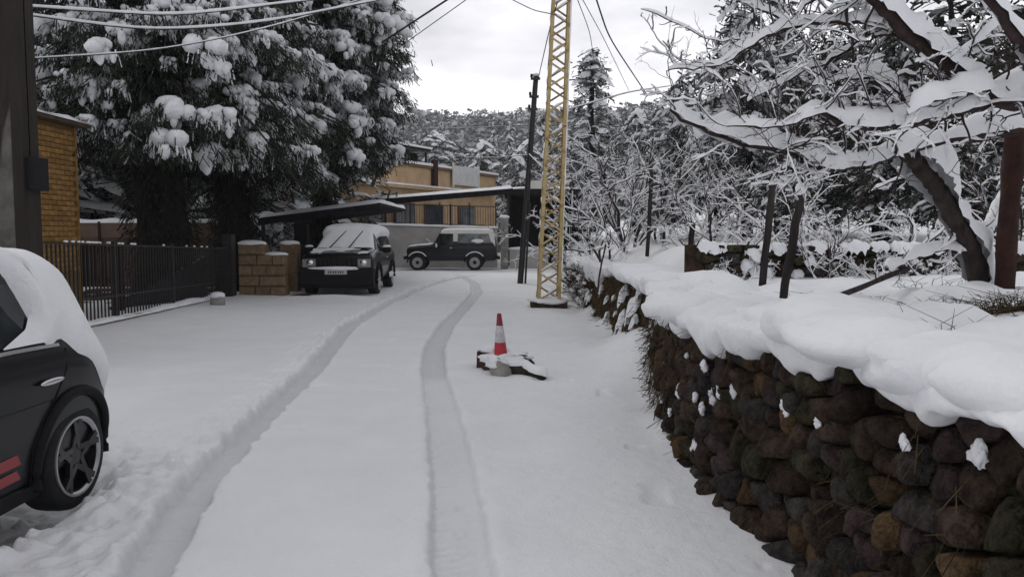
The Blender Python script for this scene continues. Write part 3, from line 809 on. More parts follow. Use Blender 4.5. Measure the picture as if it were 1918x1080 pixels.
def wheel(parent, x, y, z, r, w, side, style):
    b = MB(); prof = [(r * .64, -w * .5), (r * .80, -w * .52), (r * .93, -w * .5), (r * .985, -w * .38), (r, -w * .2), (r, w * .2), (r * .985, w * .38), (r * .93, w * .5), (r * .80, w * .52), (r * .64, w * .5)]
    b.lathe([(p, side * o) for p, o in prof], (x, y, z), seg=40)
    ty = b.build('wheel', M['rubber'], parent, local=True)
    b = MB()
    if style == 'mini':
        b.lathe([(r * .66, side * w * .50), (r * .705, side * w * .56), (r * .748, side * w * .56), (r * .755, side * w * .50)], (x, y, z), seg=48, m=0)
        b.lathe([(r * .70, side * w * .5), (r * .66, side * w * .05), (.02, side * w * .0)], (x, y, z), seg=40, m=1)
        for k in range(5):
            for off in (-.13, .13):
                a = 2 * math.pi * k / 5 + .3
                p0 = Vector((x + side * w * .40, y + .045 * math.cos(a) + off * .25 * math.sin(a), z + .045 * math.sin(a) - off * .25 * math.cos(a)))
                a2 = a + off
                p1 = Vector((x + side * w * .50, y + r * .70 * math.cos(a2), z + r * .70 * math.sin(a2)))
                b.bar(p0, p1, .035, .028, m=1, up=(1, 0, 0))
        b.lathe([(.055, side * w * .35), (.055, side * w * .46), (.0, side * w * .47)], (x, y, z), seg=20, m=1)
        mats = [M['alloy'], M['dark_alloy']]
    elif style == 'steel':
        b.lathe([(r * .66, side * w * .46), (r * .62, side * w * .53), (r * .52, side * w * .40), (r * .30, side * w * .44), (r * .20, side * w * .40)], (x, y, z), seg=32, m=0)
        b.lathe([(r * .22, side * w * .40), (r * .20, side * w * .56), (0.0, side * w * .56)], (x, y, z), seg=20, m=1)
        mats = [M['steel_rim'], M['black_plastic']]
    else:
        b.lathe([(r * .70, side * w * .46), (r * .66, side * w * .54), (r * .60, side * w * .35)], (x, y, z), seg=36, m=0)
        b.lathe([(r * .64, side * w * .3), (.02, side * w * .1)], (x, y, z), seg=24, m=1)
        for k in range(5):
            a = 2 * math.pi * k / 5 + .2
            b.bar((x + side * w * .42, y, z), (x + side * w * .42, y + r * .64 * math.cos(a), z + r * .64 * math.sin(a)), .07, .03, m=0, up=(1, 0, 0))
        mats = [M['alloy'], M['dark_alloy']]
    rim = b.build('rim', mats, None, sharp=35)
    rim.parent = ty
    return ty

# ---- black hatchback, near left, facing the camera's side of the road
car = thing('parked_hatchback', 'black hatchback with red side stripes under thick snow at left edge', 'car', (-3.45, 3.36, -.035), R(180))
B = Body([(-1.90, .40, .66, .62, .70, .50), (-1.86, .32, .74, .74, .80, .60), (-1.78, .24, .82, .80, .90, .66), (-1.66, .20, .87, .825, 1.02, .66), (-1.50, .19, .93, .838, 1.24, .66), (-1.36, .19, .965, .843, 1.38, .655),
          (-1.18, .19, .985, .845, 1.45, .65), (-.6, .19, 1.0, .845, 1.50, .66), (0, .19, .985, .845, 1.51, .66), (.40, .19, .97, .845, 1.47, .64), (.62, .19, .965, .845, 1.38, .63),
          (1.10, .19, .94, .84, 1.00, .68), (1.4, .2, .90, .83, .95, .66), (1.7, .22, .80, .80, .86, .62), (1.86, .3, .66, .72, .72, .55), (1.90, .36, .6, .64, .66, .5)])
B.t[:, 0] = np.where(B.t[:, 0] < -1.22, -1.22 + (B.t[:, 0] + 1.22) * .74, B.t[:, 0])     # short tail
bo = B.mesh().build('body', M['black_paint'], car, sharp=40, local=True)
cut_arches(bo, [(-1.22, .31), (1.25, .31)], .375, .86)
b = MB()
for sx in (-1, 1):
    b2 = MB(); B.side_panel(b2, [(-1.02, 1.03), (-.6, 1.045), (.55, 1.02)], [(-.86, 1.36), (-.5, 1.43), (.25, 1.40)], sx, off=.004)
    b2.build('side_window', M['glass'], car, local=True)
    b2 = MB(); B.side_panel(b2, [(-.14, 1.03), (-.03, 1.03)], [(-.16, 1.42), (-.06, 1.42)], sx, off=.008); b2.build('window_pillar', M['black_plastic'], car, local=True)
    b2 = MB(); B.side_panel(b2, [(-1.10, .995), (-.6, 1.012), (.7, .985)], [(-1.10, 1.012), (-.6, 1.032), (.7, 1.005)], sx, off=.014); b2.build('chrome_trim', M['chrome'], car, local=True)
    for k, (z0, z1) in enumerate(((.415, .475), (.335, .390))):
        b2 = MB(); B.side_panel(b2, [(-.70 - .0 * k, z0), (.62, z0 - .01)], [(-.665, z1), (.62, z1 - .01)], sx, off=.004); b2.build('red_stripe', M['stripe_red'], car, local=True)
    for (y0, y1) in ((-1.06, -.84), (-.06, .16)):
        xh = B.side_x((y0 + y1) / 2, .815)
        b2 = MB(); b2.blob((sx * (xh + .022), (y0 + y1) / 2, .815), (.016, .115, .02), amp=0, nu=16, nv=10); b2.build('door_handle', M['chrome'], car, local=True)
    # door shut lines: thin dark beads
    b2 = MB(); B.side_panel(b2, [(-.10, .22), (-.088, .22)], [(-.10, 1.0), (-.088, 1.0)], sx, off=.003); b2.build('door_gap', M['black_plastic'], car, local=True)
    for yc in (-1.22, 1.25):
        a = np.linspace(R(-12), R(192), 30)
        path = [(sx * (min(B.side_x(min(max(yc + .395 * math.cos(t), -1.85), 1.85), max(.31 + .395 * math.sin(t), .24)), .86) + .006), yc + .395 * math.cos(t), .31 + .395 * math.sin(t)) for t in a]
        b2 = MB(); b2.tube(path, .032, 8); b2.build('wheel_arch', M['black_plastic'], car, local=True)
        wheel(car, sx * .735, yc, .31, .318, .20, sx, 'mini')
    pts_ = [(-1.16, .975), (-1.13, .86), (-1.02, .72), (-.88, .60), (-.80, .46), (-.78, .24)]
    b2 = MB(); b2.tube([(sx * (B.side_x(y_, z_) + .001), y_, z_) for y_, z_ in pts_], .0055, 5); b2.build('door_gap', M['black_plastic'], car, local=True)
    b2 = MB(); b2.tube([(sx * (B.side_x(y_, .70) + .002), y_, .70) for y_ in np.linspace(-1.0, .8, 20)], .007, 5); b2.build('side_crease', M['black_paint'], car, local=True)
    b2 = MB(); B.side_panel(b2, [(-.84, .20), (.86, .20)], [(-.84, .27), (.86, .27)], sx, off=.012); b2.build('sill', M['black_plastic'], car, local=True)
b = MB(); B.top_panel(b, 1.06, .60, .60, .54, off=.006); b.build('windscreen', M['glass'], car, local=True)
b = MB()
def t0(y):      # how far down the flank the snow reaches, towards the tail it wraps the rear pillar
    base = .80
    return base - .215 * float(sstep(-.78, -1.02, y)) - .05 * float(sstep(-1.42, -1.58, y)) + .02 * float(vnoise(y * 7, 1, seed=5))
B.snow(b, -1.685, .55, t0, lambda y: .05 + .045 * float(sstep(-1.62, -1.3, y)) + .04 * float(sstep(-1.2, -.8, y)), seed=140)
b.build('snow_cover', M['snow'], car, local=True)
for sx in (-1, 1):   # snow in the corner of each side window
    b = MB(); B.side_panel(b, [(-1.03, 1.03), (-.9, 1.035), (-.62, 1.04)], [(-.93, 1.19), (-.86, 1.12), (-.62, 1.046)], sx, off=.016)
    b.build('window_snow', M['snow'], car, local=True)

# ---- black off-road estate, facing the camera
suv = thing('parked_black_suv', 'black estate off-roader facing the road with snow covered windscreen and roof', 'car', (-4.66, 22.55, -.02), R(181.5))
suv.scale = (1.06, 1.0, 1.07)
B = Body([(-2.36, .55, .85, .78, .95, .6), (-2.28, .45, 1.0, .88, 1.25, .68), (-2.12, .38, 1.02, .92, 1.60, .66), (-1.8, .36, 1.03, .925, 1.69, .67), (-.5, .36, 1.03, .93, 1.72, .63), (.2, .36, 1.03, .93, 1.66, .62), (.32, .36, 1.03, .93, 1.59, .63),
          (.98, .36, 1.02, .93, 1.15, .80), (1.5, .37, 1.0, .93, 1.10, .82), (2.0, .36, .98, .92, 1.06, .82), (2.14, .36, .96, .91, 1.02, .81), (2.19, .38, .93, .90, .97, .79), (2.215, .42, .90, .88, .94, .78)])
bo = B.mesh(90).build('body', M['black_paint'], suv, sharp=40, local=True)
cut_arches(bo, [(-1.42, .37), (1.38, .37)], .43, .93)
for sx in (-1, 1):
    for (y0, y1, yt0, yt1) in ((-2.0, -1.25, -1.92, -1.28), (-1.15, -.30, -1.18, -.32), (-.2, .72, -.22, .30)):
        b2 = MB(); B.side_panel(b2, [(y0, 1.09), (y1, 1.09)], [(yt0, 1.54), (yt1, 1.54)], sx); b2.build('side_window', M['glass'], suv, local=True)
    for yc in (-1.42, 1.38):
        wheel(suv, sx * .80, yc, .37, .375, .25, sx, 'alloy')
        a = np.linspace(R(-8), R(188), 26)
        b2 = MB(); b2.tube([(sx * .935, yc + .45 * math.cos(t), .37 + .45 * math.sin(t)) for t in a], .035, 8); b2.build('wheel_arch', M['black_plastic'], suv, local=True)
    # headlamp with round inner bowl
    b2 = MB(); b2.box((sx * .52 if sx > 0 else -.84, 2.14, .725), (.84 if sx > 0 else -.52, 2.245, .925)); hl = b2.build('headlight', M['lamp_glass'], suv, local=True, smooth=False)
    b2 = MB(); b2.lathe([(.085, .0), (.07, .012), (.03, .02), (0, .02)], (sx * .66, 2.246, .83), axis='y', seg=24); q = b2.build('lens', M['chrome'], None); q.parent = hl
    b2 = MB(); b2.lathe([(.055, 2.26), (.05, 2.285), (0, 2.285)], (sx * .62, 0, .53), axis='y', seg=20); b2.build('fog_lamp', M['lamp_glass'], suv, local=True)
    b2 = MB(); b2.blob((sx * 1.03, .62, 1.13), (.12, .07, .09), amp=.05, nu=14, nv=10); mi = b2.build('wing_mirror', M['black_plastic'], suv, local=True)
    b2 = MB(); b2.blob((sx * 1.03, .62, 1.215), (.11, .07, .04), amp=.2, nu=12, nv=8); q = b2.build('snow', M['snow'], None); q.parent = mi
    b2 = MB(); B.side_panel(b2, [(-.26, .42), (-.25, .42)], [(-.26, 1.03), (-.25, 1.03)], sx, off=.004); b2.build('door_gap', M['black_plastic'], suv, local=True)
    b2 = MB(); b2.blob((sx * .955, -.12, .92), (.015, .09, .018), amp=0, nu=12, nv=8); b2.build('door_handle', M['chrome'], suv, local=True)
    b2 = MB(); b2.blob((sx * .95, -1.0, .42), (.03, .42, .08), seed=3, amp=.5, nu=16, nv=8); b2.build('sill_snow', M['snow'], suv, local=True)
b = MB(); b.box((-.49, 2.17, .715), (.49, 2.235, .935)); gr = b.build('grille', M['black_plastic'], suv, smooth=False, local=True)
for k in range(8):
    x = -.42 + k * .12; b = MB(); b.box((x - .022, 2.236, .735), (x + .022, 2.262, .915)); q = b.build('slat', M['black_paint'], None, smooth=False); q.parent = gr
b = MB(); b.prism([(-.92, y, z) for y, z in ((2.05, .20), (2.27, .22), (2.35, .32), (2.36, .62), (2.31, .69), (2.05, .70))], (1.84, 0, 0)); b.build('bumper', M['black_plastic'], suv, sharp=30, local=True)
b = MB(); b.box((-.27, 2.362, .555), (.27, 2.378, .665)); pl = b.build('number_plate', M['plate'], suv, smooth=False, local=True)
b = MB()
for k in range(7): b.box((-.19 + k * .058, 2.379, .58), (-.16 + k * .058 + .006 * (k % 2), 2.382, .64))
q = b.build('plate_characters', M['plate_ink'], None, smooth=False); q.parent = pl
b = MB(); b.blob((.0, 2.33, .70), (.62, .05, .05), seed=9, amp=.35, nu=30, nv=8); b.build('bumper_snow', M['snow'], suv, local=True)
b = MB(); B.snow(b, -2.2, .30, lambda y: .70, .10, seed=150); b.build('roof_snow', M['snow'], suv, local=True)
b = MB(); B.top_panel(b, 1.10, .18, .78, .60, off=.012, nu=26, nv=30, thick=lambda y, x, f, j: .035 * min(1, min(j, 1 - j) / .06) + .012 * float(fbm(x * 5, y * 5, seed=151, oct=2))); b.build('windscreen_snow', M['snow'], suv, local=True)
b = MB()
B.top_panel(b, 2.06, 1.08, .74, .80, off=-.012, nu=34, nv=40, thick=lambda y, x, f, j: .05 * float(np.clip(fbm(x * 3.2, y * 2.6, seed=153, oct=3) * 1.3 + .25 * abs(x) - .25 + .9 * sstep(1.45, 1.1, y), 0, 1)))
b.build('bonnet_snow', M['snow'], suv, local=True)
for x0, x1 in ((-.10, -.42), (.40, .02)):
    b = MB(); b.tube([(x0, 1.12, 1.17), (x0 + (x1 - x0) * .45, .92, 1.38), (x1, .74, 1.62)], [.016, .013, .012], 6); b.build('wiper', M['black_plastic'], suv, local=True)

# ---- dark two-door off-roader with a pale hard top, side on
jeep = thing('parked_offroader', 'dark two door off-roader with pale hard top parked side on by the grey wall', 'car', (-2.72, 35.9, .0), R(90))
B = Body([(-2.02, .50, 1.0, .72, 1.05, .6), (-1.98, .46, 1.14, .80, 1.20, .7), (-1.93, .42, 1.16, .83, 1.55, .72), (-1.83, .42, 1.17, .84, 1.78, .72), (-1.7, .42, 1.17, .845, 1.84, .71), (0, .42, 1.16, .85, 1.86, .71), (.42, .42, 1.15, .85, 1.83, .70), (.52, .42, 1.15, .85, 1.76, .70),
          (.84, .42, 1.12, .84, 1.20, .74), (1.0, .42, 1.10, .83, 1.15, .74), (1.7, .42, 1.04, .80, 1.09, .70), (1.98, .44, 1.00, .76, 1.05, .68), (2.05, .5, .94, .72, .98, .64)])
bo = B.mesh(80).build('body', M['navy_paint'], jeep, sharp=40, local=True)
cut_arches(bo, [(-1.03, .36), (1.56, .36)], .43, .85)
b = MB(); B.snow(b, -1.95, .52, lambda y: .575, .014, seed=161)
ht = b.build('hard_top', M['cream_paint'], jeep, local=True)
b = MB(); B.snow(b, -1.9, .45, lambda y: .82, .05, seed=162); b.build('roof_snow', M['snow'], jeep, local=True)
for sx in (-1, 1):
    b2 = MB(); B.side_panel(b2, [(-.06, 1.16), (.76, 1.16)], [(-.06, 1.66), (.52, 1.66)], sx, off=.022); dw = b2.build('door_window', M['glass'], jeep, local=True)
    b2 = MB(); B.side_panel(b2, [(-1.78, 1.24), (-.26, 1.24)], [(-1.66, 1.66), (-.26, 1.66)], sx, off=.024); b2.build('rear_side_window', mat('dusty_glass', (.03, .04, .042), (.16, .18, .18), rough=.15, scale=3, spec=.6), jeep, local=True)
    b2 = MB(); b2.blob((sx * .80, -1.15, 1.32), (.03, .3, .10), amp=.2); b2.build('window_snow', M['snow'], jeep, local=True)
    for yc in (-1.03, 1.56):
        wheel(jeep, sx * .76, yc, .36, .375, .22, sx, 'steel')
        a = np.linspace(R(0), R(180), 22)
        b2 = MB(); b2.tube([(sx * .86, yc + .45 * math.cos(t), .36 + .45 * math.sin(t)) for t in a], .035, 8); wa = b2.build('wheel_arch', M['black_plastic'], jeep, local=True)
        a = np.linspace(R(35), R(145), 22)
        b2 = MB(); b2.tube([(sx * .875, yc + .475 * math.cos(t), .36 + .475 * math.sin(t)) for t in a], .028, 8); q = b2.build('arch_snow', M['snow'], None); q.parent = wa
    b2 = MB(); b2.blob((sx * .97, .66, 1.12), (.05, .08, .13), amp=.05); b2.build('wing_mirror', M['black_plastic'], jeep, local=True)
    b2 = MB(); b2.blob((sx * .985, .69, 1.13), (.055, .05, .10), amp=.3); b2.build('mirror_snow', M['snow'], jeep, local=True)
    b2 = MB(); b2.blob((sx * .862, .05, 1.02), (.02, .08, .02), amp=0); b2.build('door_handle', M['chrome'], jeep, local=True)
    b2 = MB(); b2.blob((sx * .6, 2.04, .84), (.10, .05, .10), amp=0); b2.build('headlight', M['lamp_glass'], jeep, local=True)
    for yy in (-.10, .80):
        b2 = MB(); B.side_panel(b2, [(yy, .45), (yy + .015, .45)], [(yy, 1.12), (yy + .015, 1.12)], sx, off=.004); b2.build('door_gap', M['black_plastic'], jeep, local=True)
for yy, nm in ((2.13, 'front_bumper'), (-2.10, 'rear_bumper')):
    b = MB(); b.box((-.84, yy - .06, .50), (.84, yy + .06, .64)); b.build(nm, M['black_plastic'], jeep, smooth=False, local=True)
    b = MB(); b.blob((0, yy, .66), (.80, .06, .04), amp=.3, nu=24, nv=8); b.build('bumper_snow', M['snow'], jeep, local=True)
b = MB(); B.top_panel(b, 2.0, .84, .66, .72, off=.0, nu=20, nv=16, thick=lambda y, x, f, j: .055 * min(1, min(j, 1 - j) / .08 + .4) * (1 + .3 * float(vnoise(x * 4, y * 4, seed=163)))); b.build('bonnet_snow', M['snow'], jeep, local=True)
b = MB(); B.top_panel(b, .86, .50, .70, .66, off=.01, nu=10, nv=12); b.build('windscreen_snow', M['snow'], jeep, local=True)
b = MB(); b.tube([(-.35, .95, 1.20), (-.35, 1.22, 1.46)], .022, 6); b.build('wiper', M['cream_paint'], jeep, local=True)

# ================================================================== BUILDINGS, WALLS, FENCES
# ---- yellow stone house at the left
M['house_stone'] = mat('house_stone', (.19, .103, .034), (.31, .178, .062), rough=.85, scale=9, bump=.5, bscale=45, spec=.15, rand=.22)
M['mortar'] = mat('mortar', (.13, .085, .035), (.20, .13, .05), rough=.95, scale=10, spec=.1)
HX, HY0, HY1, HZ = -8.40, 8.6, 15.1, 3.66
house = thing('stone_house', 'yellow stone block house behind the iron fence at left', 'house', (-10.5, 12, 0))
b = MB(); b.box((-14.5, HY0, -.2), (HX - .05, HY1 - .05, HZ)); b.build('wall', M['mortar'], house, smooth=False)
g = np.random.default_rng(77)
bx = MB(); bx.box((-.05, -.1385, -.0445), (.022, .1385, .0445)); shared = [bx]
k = 0; z = .95
meshes = []
for v in range(4):
    bb = MB(); P = []
    j = g.uniform(-.006, .006, 8)
    bb.add([(-.05, -.138, -.044), (-.05, .138, -.044), (-.05, .138, .044), (-.05, -.138, .044), (.012 + j[0], -.128, -.036), (.014 + j[1], .128, -.036), (.014 + j[2], .128, .036), (.012 + j[3], -.128, .036),
            (.0, -.138, -.044), (.0, .138, -.044), (.0, .138, .044), (.0, -.138, .044)],
           [(8, 9, 5, 4), (9, 10, 6, 5), (10, 11, 7, 6), (11, 8, 4, 7), (4, 5, 6, 7), (0, 1, 9, 8), (1, 2, 10, 9), (2, 3, 11, 10), (3, 0, 8, 11)])
    meshes.append(bb.data('stone_block', M['house_stone'], smooth=False))
while z < HZ - .05:
    y = HY1 - .14 - (.14 if k % 2 else 0)
    while y > 12.85:
        o = bpy.data.objects.new('stone_block', meshes[int(g.integers(4))]); scene.collection.objects.link(o)
        o.parent = house; o.location = (HX - .025 - (-10.5) + g.uniform(-.004, .004), y - 12, z)
        y -= .284
    z += .0955; k += 1
b = MB(); b.box((HX - .045, HY1 - .06, -.2), (HX + .0, HY1, HZ)); b.build('corner_strip', M['house_stone'], house, smooth=False)
b = MB()   # eaves and roof, sloping up away from the road
b.prism([(HX + .22, HY0 - .3, HZ - .0), (HX + .22, HY0 - .3, HZ + .09), (-11.5, HY0 - .3, HZ + .30), (-14.9, HY0 - .3, HZ + .1), (-14.9, HY0 - .3, HZ - .02)], (0, HY1 - HY0 + .45, 0)); rf = b.build('roof', mat('roof_boards', (.05, .032, .02), (.10, .065, .04), rough=.9, scale=5), house, smooth=False)
b = MB(); S, T = np.meshgrid(np.linspace(0, 1, 30), np.linspace(HY0 - .32, HY1 + .18, 50))
Xr = HX + .26 + S * (-11.5 - HX - .26); Zr = HZ + .08 + S * .21 + .05 + .05 * fbm(Xr * 2, T * 2, seed=171, oct=3)
Zr = np.where(S < .03, HZ + .06, Zr)
b.grid(np.stack([Xr, T, Zr], -1)); b.build('roof_snow', M['snow'], house)
b = MB(); b.box((HX + .03, 12.9, .2), (HX + .06, 12.98, 3.3)); b.build('downpipe', M['black_iron'], house, smooth=False)

# ---- gate pier of the near plot
pier = thing('gate_pier', 'grey concrete pier clad dark brown above, shade painted on its side, with a small meter box at left edge', 'pillar', (-6.0, 9.15, 0))
b = MB(); b.box((-7.0, 9.0, -.1), (-5.66, 9.28, 5.0)); b.build('shaft', mat('stained_concrete', (.075, .072, .065), (.15, .142, .13), rough=.9, scale=4, bump=.3, bscale=40, spec=.15), pier, smooth=False)
b = MB()
xs_ = np.linspace(-7.02, -5.66, 15)
zlow = 2.9 + .35 * vnoise(xs_ * 3, 0, seed=172) - .75 * np.exp(-((xs_ + 5.98) / .10) ** 2) - .2 * np.exp(-((xs_ + 6.4) / .15) ** 2)
P = np.zeros((8, 15, 3))
for i, f in enumerate(np.linspace(0, 1, 8)):
    P[i] = np.column_stack([xs_, np.full(15, 8.985 - .01 * (i % 2)), zlow + (5.02 - zlow) * f])
b.grid(P); b.box((-5.658, 8.985, .0), (-5.62, 9.285, 5.02)); b.box((-5.74, 8.97, .0), (-5.618, 8.996, 5.02))  # full-height side boxes: shade of the side face put into dark brown
b.build('clad_and_side_shade', mat('brown_clad_and_shade', (.010, .006, .005), (.026, .017, .014), rough=.8, scale=5, stretch=(1, 1, .2), bump=.4), pier, smooth=False)
b = MB(); b.box((-5.615, 9.02, 2.12), (-5.50, 9.26, 2.50)); b.build('meter_box', M['black_plastic'], pier, smooth=False)
b = MB(); b.box((-5.64, 9.1, 2.5), (-5.62, 9.12, 4.6)); b.build('conduit', M['concrete'], pier, smooth=False)

# ---- iron fence
FX = -7.2
fence = thing('iron_fence', 'black iron bar fence on a low kerb beside the road', 'fence', (FX, 14, 0))
def ftop(y): return 1.50 - .030 * max(0, y - 12)
b = MB(); b.box((FX - .12, 8.0, -.1), (FX + .12, 18.6, .12)); b.build('kerb', M['concrete'], fence, smooth=False)
ss = np.arange(8.0, 18.65, .06); aa = np.linspace(0, np.pi, 9)
hh = .07 * np.clip(.75 + .9 * fbm(ss * 1.6, 2, seed=175, oct=3), .05, 2)
P = np.stack([FX + (.15 + .02 * vnoise(ss * 3, 1, seed=176))[:, None] * np.cos(aa)[None] , np.broadcast_to(ss[:, None], (len(ss), 9)), .085 + (hh[:, None] + .03) * np.sin(aa)[None]], -1)
b = MB(); b.grid(P, flip=True); b.build('kerb_snow', M['snow'], fence)
b0 = MB(); b0.box((-.011, -.011, 0), (.011, .011, 1)); me = b0.data('bar', M['black_iron'], smooth=False)
y = 8.1
while y < 18.5:
    o = bpy.data.objects.new('bar', me); scene.collection.objects.link(o); o.parent = fence
    o.location = (0, y - 14, .12); o.scale = (1, 1, ftop(y) - .12); y += .118
for dz in (-.02, -.98):
    b = MB(); b.bar((FX, 8.0, ftop(8) + dz), (FX, 12, ftop(12) + dz), .035, .03); b.bar((FX, 12, ftop(12) + dz), (FX, 18.55, ftop(18.55) + max(dz, -.85)), .035, .03); b.build('rail', M['black_iron'], fence, smooth=False)
for y in (8.05, 11.0, 14.0, 16.4, 18.55):
    b = MB(); b.box((FX - .03, y - .03, 0), (FX + .03, y + .03, ftop(y) + .05)); b.build('post', M['black_iron'], fence, smooth=False)
b = MB(); g = np.random.default_rng(8)
for i in range(26):
    y = g.uniform(12.5, 14.6) if i < 8 else g.uniform(9, 18.4); b.blob((FX, y, ftop(y) + .012), (.025, g.uniform(.03, .07), .02), seed=i, nu=8, nv=6)
b.build('rail_snow', M['snow'], fence, kind='stuff')

# ---- gate leaf and ashlar gate wall by the off-roader
gate = thing('iron_gate', 'black iron gate standing open before the square stone wall', 'gate', (-7.1, 18.9, 0))
b = MB(); b.box((-7.32, 19.55, 0), (-7.08, 19.85, 1.62)); b.build('post', M['black_iron'], gate, smooth=False)
for k in range(8):
    x = -7.26 + .0 * k; y = 18.72 + .1 * k
    b = MB(); b.box((-7.21, y - .012, .12), (-7.19, y + .012, 1.30)); b.build('bar', M['black_iron'], gate, smooth=False)
for z in (.14, .75, 1.28):
    b = MB(); b.box((-7.215, 18.66, z - .02), (-7.185, 19.56, z + .02)); b.build('rail', M['black_iron'], gate, smooth=False)

ash = thing('ashlar_wall', 'low wall of square tan stone blocks with snow beside the black off-roader', 'wall', (-6.6, 20.4, 0))
ash_m = mat('ashlar', (.135, .092, .056), (.235, .17, .11), rough=.9, scale=8, bump=.5, bscale=30, spec=.12, rand=.2)
b = MB(); b.box((-7.06, 20.06, -.1), (-5.9, 20.5, 1.08)); b.box((-7.06, 20.06, 1.0), (-6.45, 20.5, 1.36)); b.build('core', M['mortar'], ash, smooth=False)
def block(b, x0, x1, y0, y1, z0, z1, e=.02):
    b.box((x0 + .006, y0, z0 + .006), (x1 - .006, y1, z1 - .006))
g = np.random.default_rng(12)
for r_ in range(5):
    z0 = .0 + r_ * .272; x = -7.08 - (0 if r_ % 2 else .0)
    xe = -5.88 if r_ < 4 else -6.43
    while x < xe - .05:
        w = min(g.uniform(.34, .62), xe - x)
        if xe - x - w < .15: w = xe - x
        bb = MB(); yy = 20.02 - g.uniform(0, .015)
        P = [(x + .008, yy + .02, z0 + .008), (x + w - .008, yy + .02, z0 + .008), (x + w - .008, yy + .02, z0 + .264), (x + .008, yy + .02, z0 + .264)]
        Q = [(x + .03, yy - .015, z0 + .03), (x + w - .03, yy - .015, z0 + .03), (x + w - .03, yy - .015, z0 + .242), (x + .03, yy - .015, z0 + .242)]
        Bk = [(p[0], 20.3, p[2]) for p in P]
        bb.add(P + Q + Bk, [(0, 1, 5, 4), (1, 2, 6, 5), (2, 3, 7, 6), (3, 0, 4, 7), (4, 5, 6, 7), (0, 3, 11, 8), (1, 0, 8, 9), (2, 1, 9, 10), (3, 2, 10, 11)])
        bb.build('stone_block', ash_m, ash, smooth=False); x += w
b = MB(); b.blob((-6.77, 20.26, 1.38), (.36, .26, .09), amp=.2, nu=24, nv=10); b.blob((-6.15, 20.26, 1.1), (.30, .25, .06), amp=.2, nu=24, nv=10); b.build('snow_cap', M['snow'], ash)
ash2 = thing('stone_gate_pier', 'brown stone pier with snow top standing behind the square block wall', 'pillar', (-6.2, 21.9, 0))
for r_ in range(5):
    b = MB(); b.box((-6.5 + .01 * (r_ % 2), 21.7, r_ * .27), (-6.02 - .01 * (r_ % 2), 22.1, r_ * .27 + .262)); b.build('stone_block', ash_m, ash2, smooth=False)
b = MB(); b.blob((-6.26, 21.9, 1.37), (.27, .24, .08), amp=.2, nu=20, nv=10); b.build('snow_cap', M['snow'], ash2)

bol = thing('kerb_stone', 'round pale kerb stone with snow top at the end of the fence', 'stone', (*gp(408, 574)[:2], 0))
c = gp(408, 574)
b = MB(); b.blob((c.x, c.y, .12), (.16, .16, .17), amp=.25, nu=20, nv=12, seed=6); b.build('stone', M['concrete'], bol)
b = MB(); b.blob((c.x, c.y, .25), (.165, .165, .085), amp=.15, nu=20, nv=10, seed=7); b.build('snow_cap', M['snow'], bol)

# ---- yard behind the fence: brown wall, stair parapet, planter
yw = thing('yard_wall', 'brown plastered yard wall with snow on top behind the conifer trunks', 'wall', (-10.5, 23.4, 0))
br = mat('brown_plaster', (.085, .056, .042), (.135, .092, .07), rough=.9, scale=2.5, bump=.2, spec=.12)
b = MB(); b.box((-15.5, 23.2, -.2), (-8.35, 23.5, 1.98)); b.build('wall', br, yw, smooth=False)
b = MB(); b.box((-15.5, 23.14, 1.52), (-8.30, 23.2, 1.98)); b.build('coping_band', mat('brown_band', (.11, .07, .052), (.15, .10, .078), rough=.9, scale=3), yw, smooth=False)
for x in (-12.3, -11.1, -9.6):
    b = MB(); b.box((x - .04, 23.12, -.1), (x + .04, 23.138, 2.0)); b.build('pilaster', M['rust'], yw, smooth=False)
b = MB(); b.lathe([(.10, 23.12), (.09, 23.09), (0, 23.085)], (-10.95, 0, 1.72), axis='y', seg=18); b.build('lamp', M['cream_paint'], yw)
b = MB()
ss = np.arange(-15.5, -8.3, .08); aa = np.linspace(0, np.pi, 9); hh = .12 + .05 * fbm(ss * 2, 1, seed=178, oct=3)
P = np.stack([np.broadcast_to(ss[:, None], (len(ss), 9)), 23.33 - .21 * np.cos(aa)[None] + 0 * ss[:, None], 1.96 + hh[:, None] * np.sin(aa)[None]], -1)
b.grid(P); b.build('snow_cap', M['snow'], yw)
pent = thing('timber_screen', 'rust brown slatted timber screen inside the fence near the yellow house', 'screen', (-9.2, 15.6, 0))
for k in range(14):
    x = -10.6 + .19 * k; b = MB(); b.box((x - .07, 15.75, .55), (x + .07, 15.79, 1.42)); b.build('slat', M['rust'], pent, smooth=False)
b = MB(); b.box((-10.7, 15.795, .62), (-8.0, 15.83, .72)); b.box((-10.7, 15.795, 1.25), (-8.0, 15.83, 1.35)); b.build('rail', M['rust'], pent, smooth=False)
for x in (-10.65, -8.02):
    b = MB(); b.box((x - .04, 15.8, -.1), (x + .04, 15.88, 1.45)); b.build('post', M['rust'], pent, smooth=False)
b = MB()
for k in range(5): b.blob((-9.05 + .21 * k, 15.8, 1.44), (.06, .05, .03), seed=k, nu=10, nv=6)
b.build('snow', M['snow'], pent, kind='stuff')
st = thing('stair_parapet', 'dark blue sloping stair parapet dotted with snow behind the fence', 'parapet', (-8.0, 16.8, 0))
p0, p1 = at(205, 588, 16.0), at(385, 480, 18.9)
b = MB(); b.prism([(p0.x, p0.y, -.1), (p1.x, p1.y, -.1), (p1.x, p1.y, p1.z), (p0.x, p0.y, max(p0.z, .1))], (-.12, .35, 0)); b.build('panel', mat('dark_blue_sheet', (.012, .013, .022), (.025, .027, .042), rough=.7, scale=5), st, smooth=False)
b = MB(); g = np.random.default_rng(4)
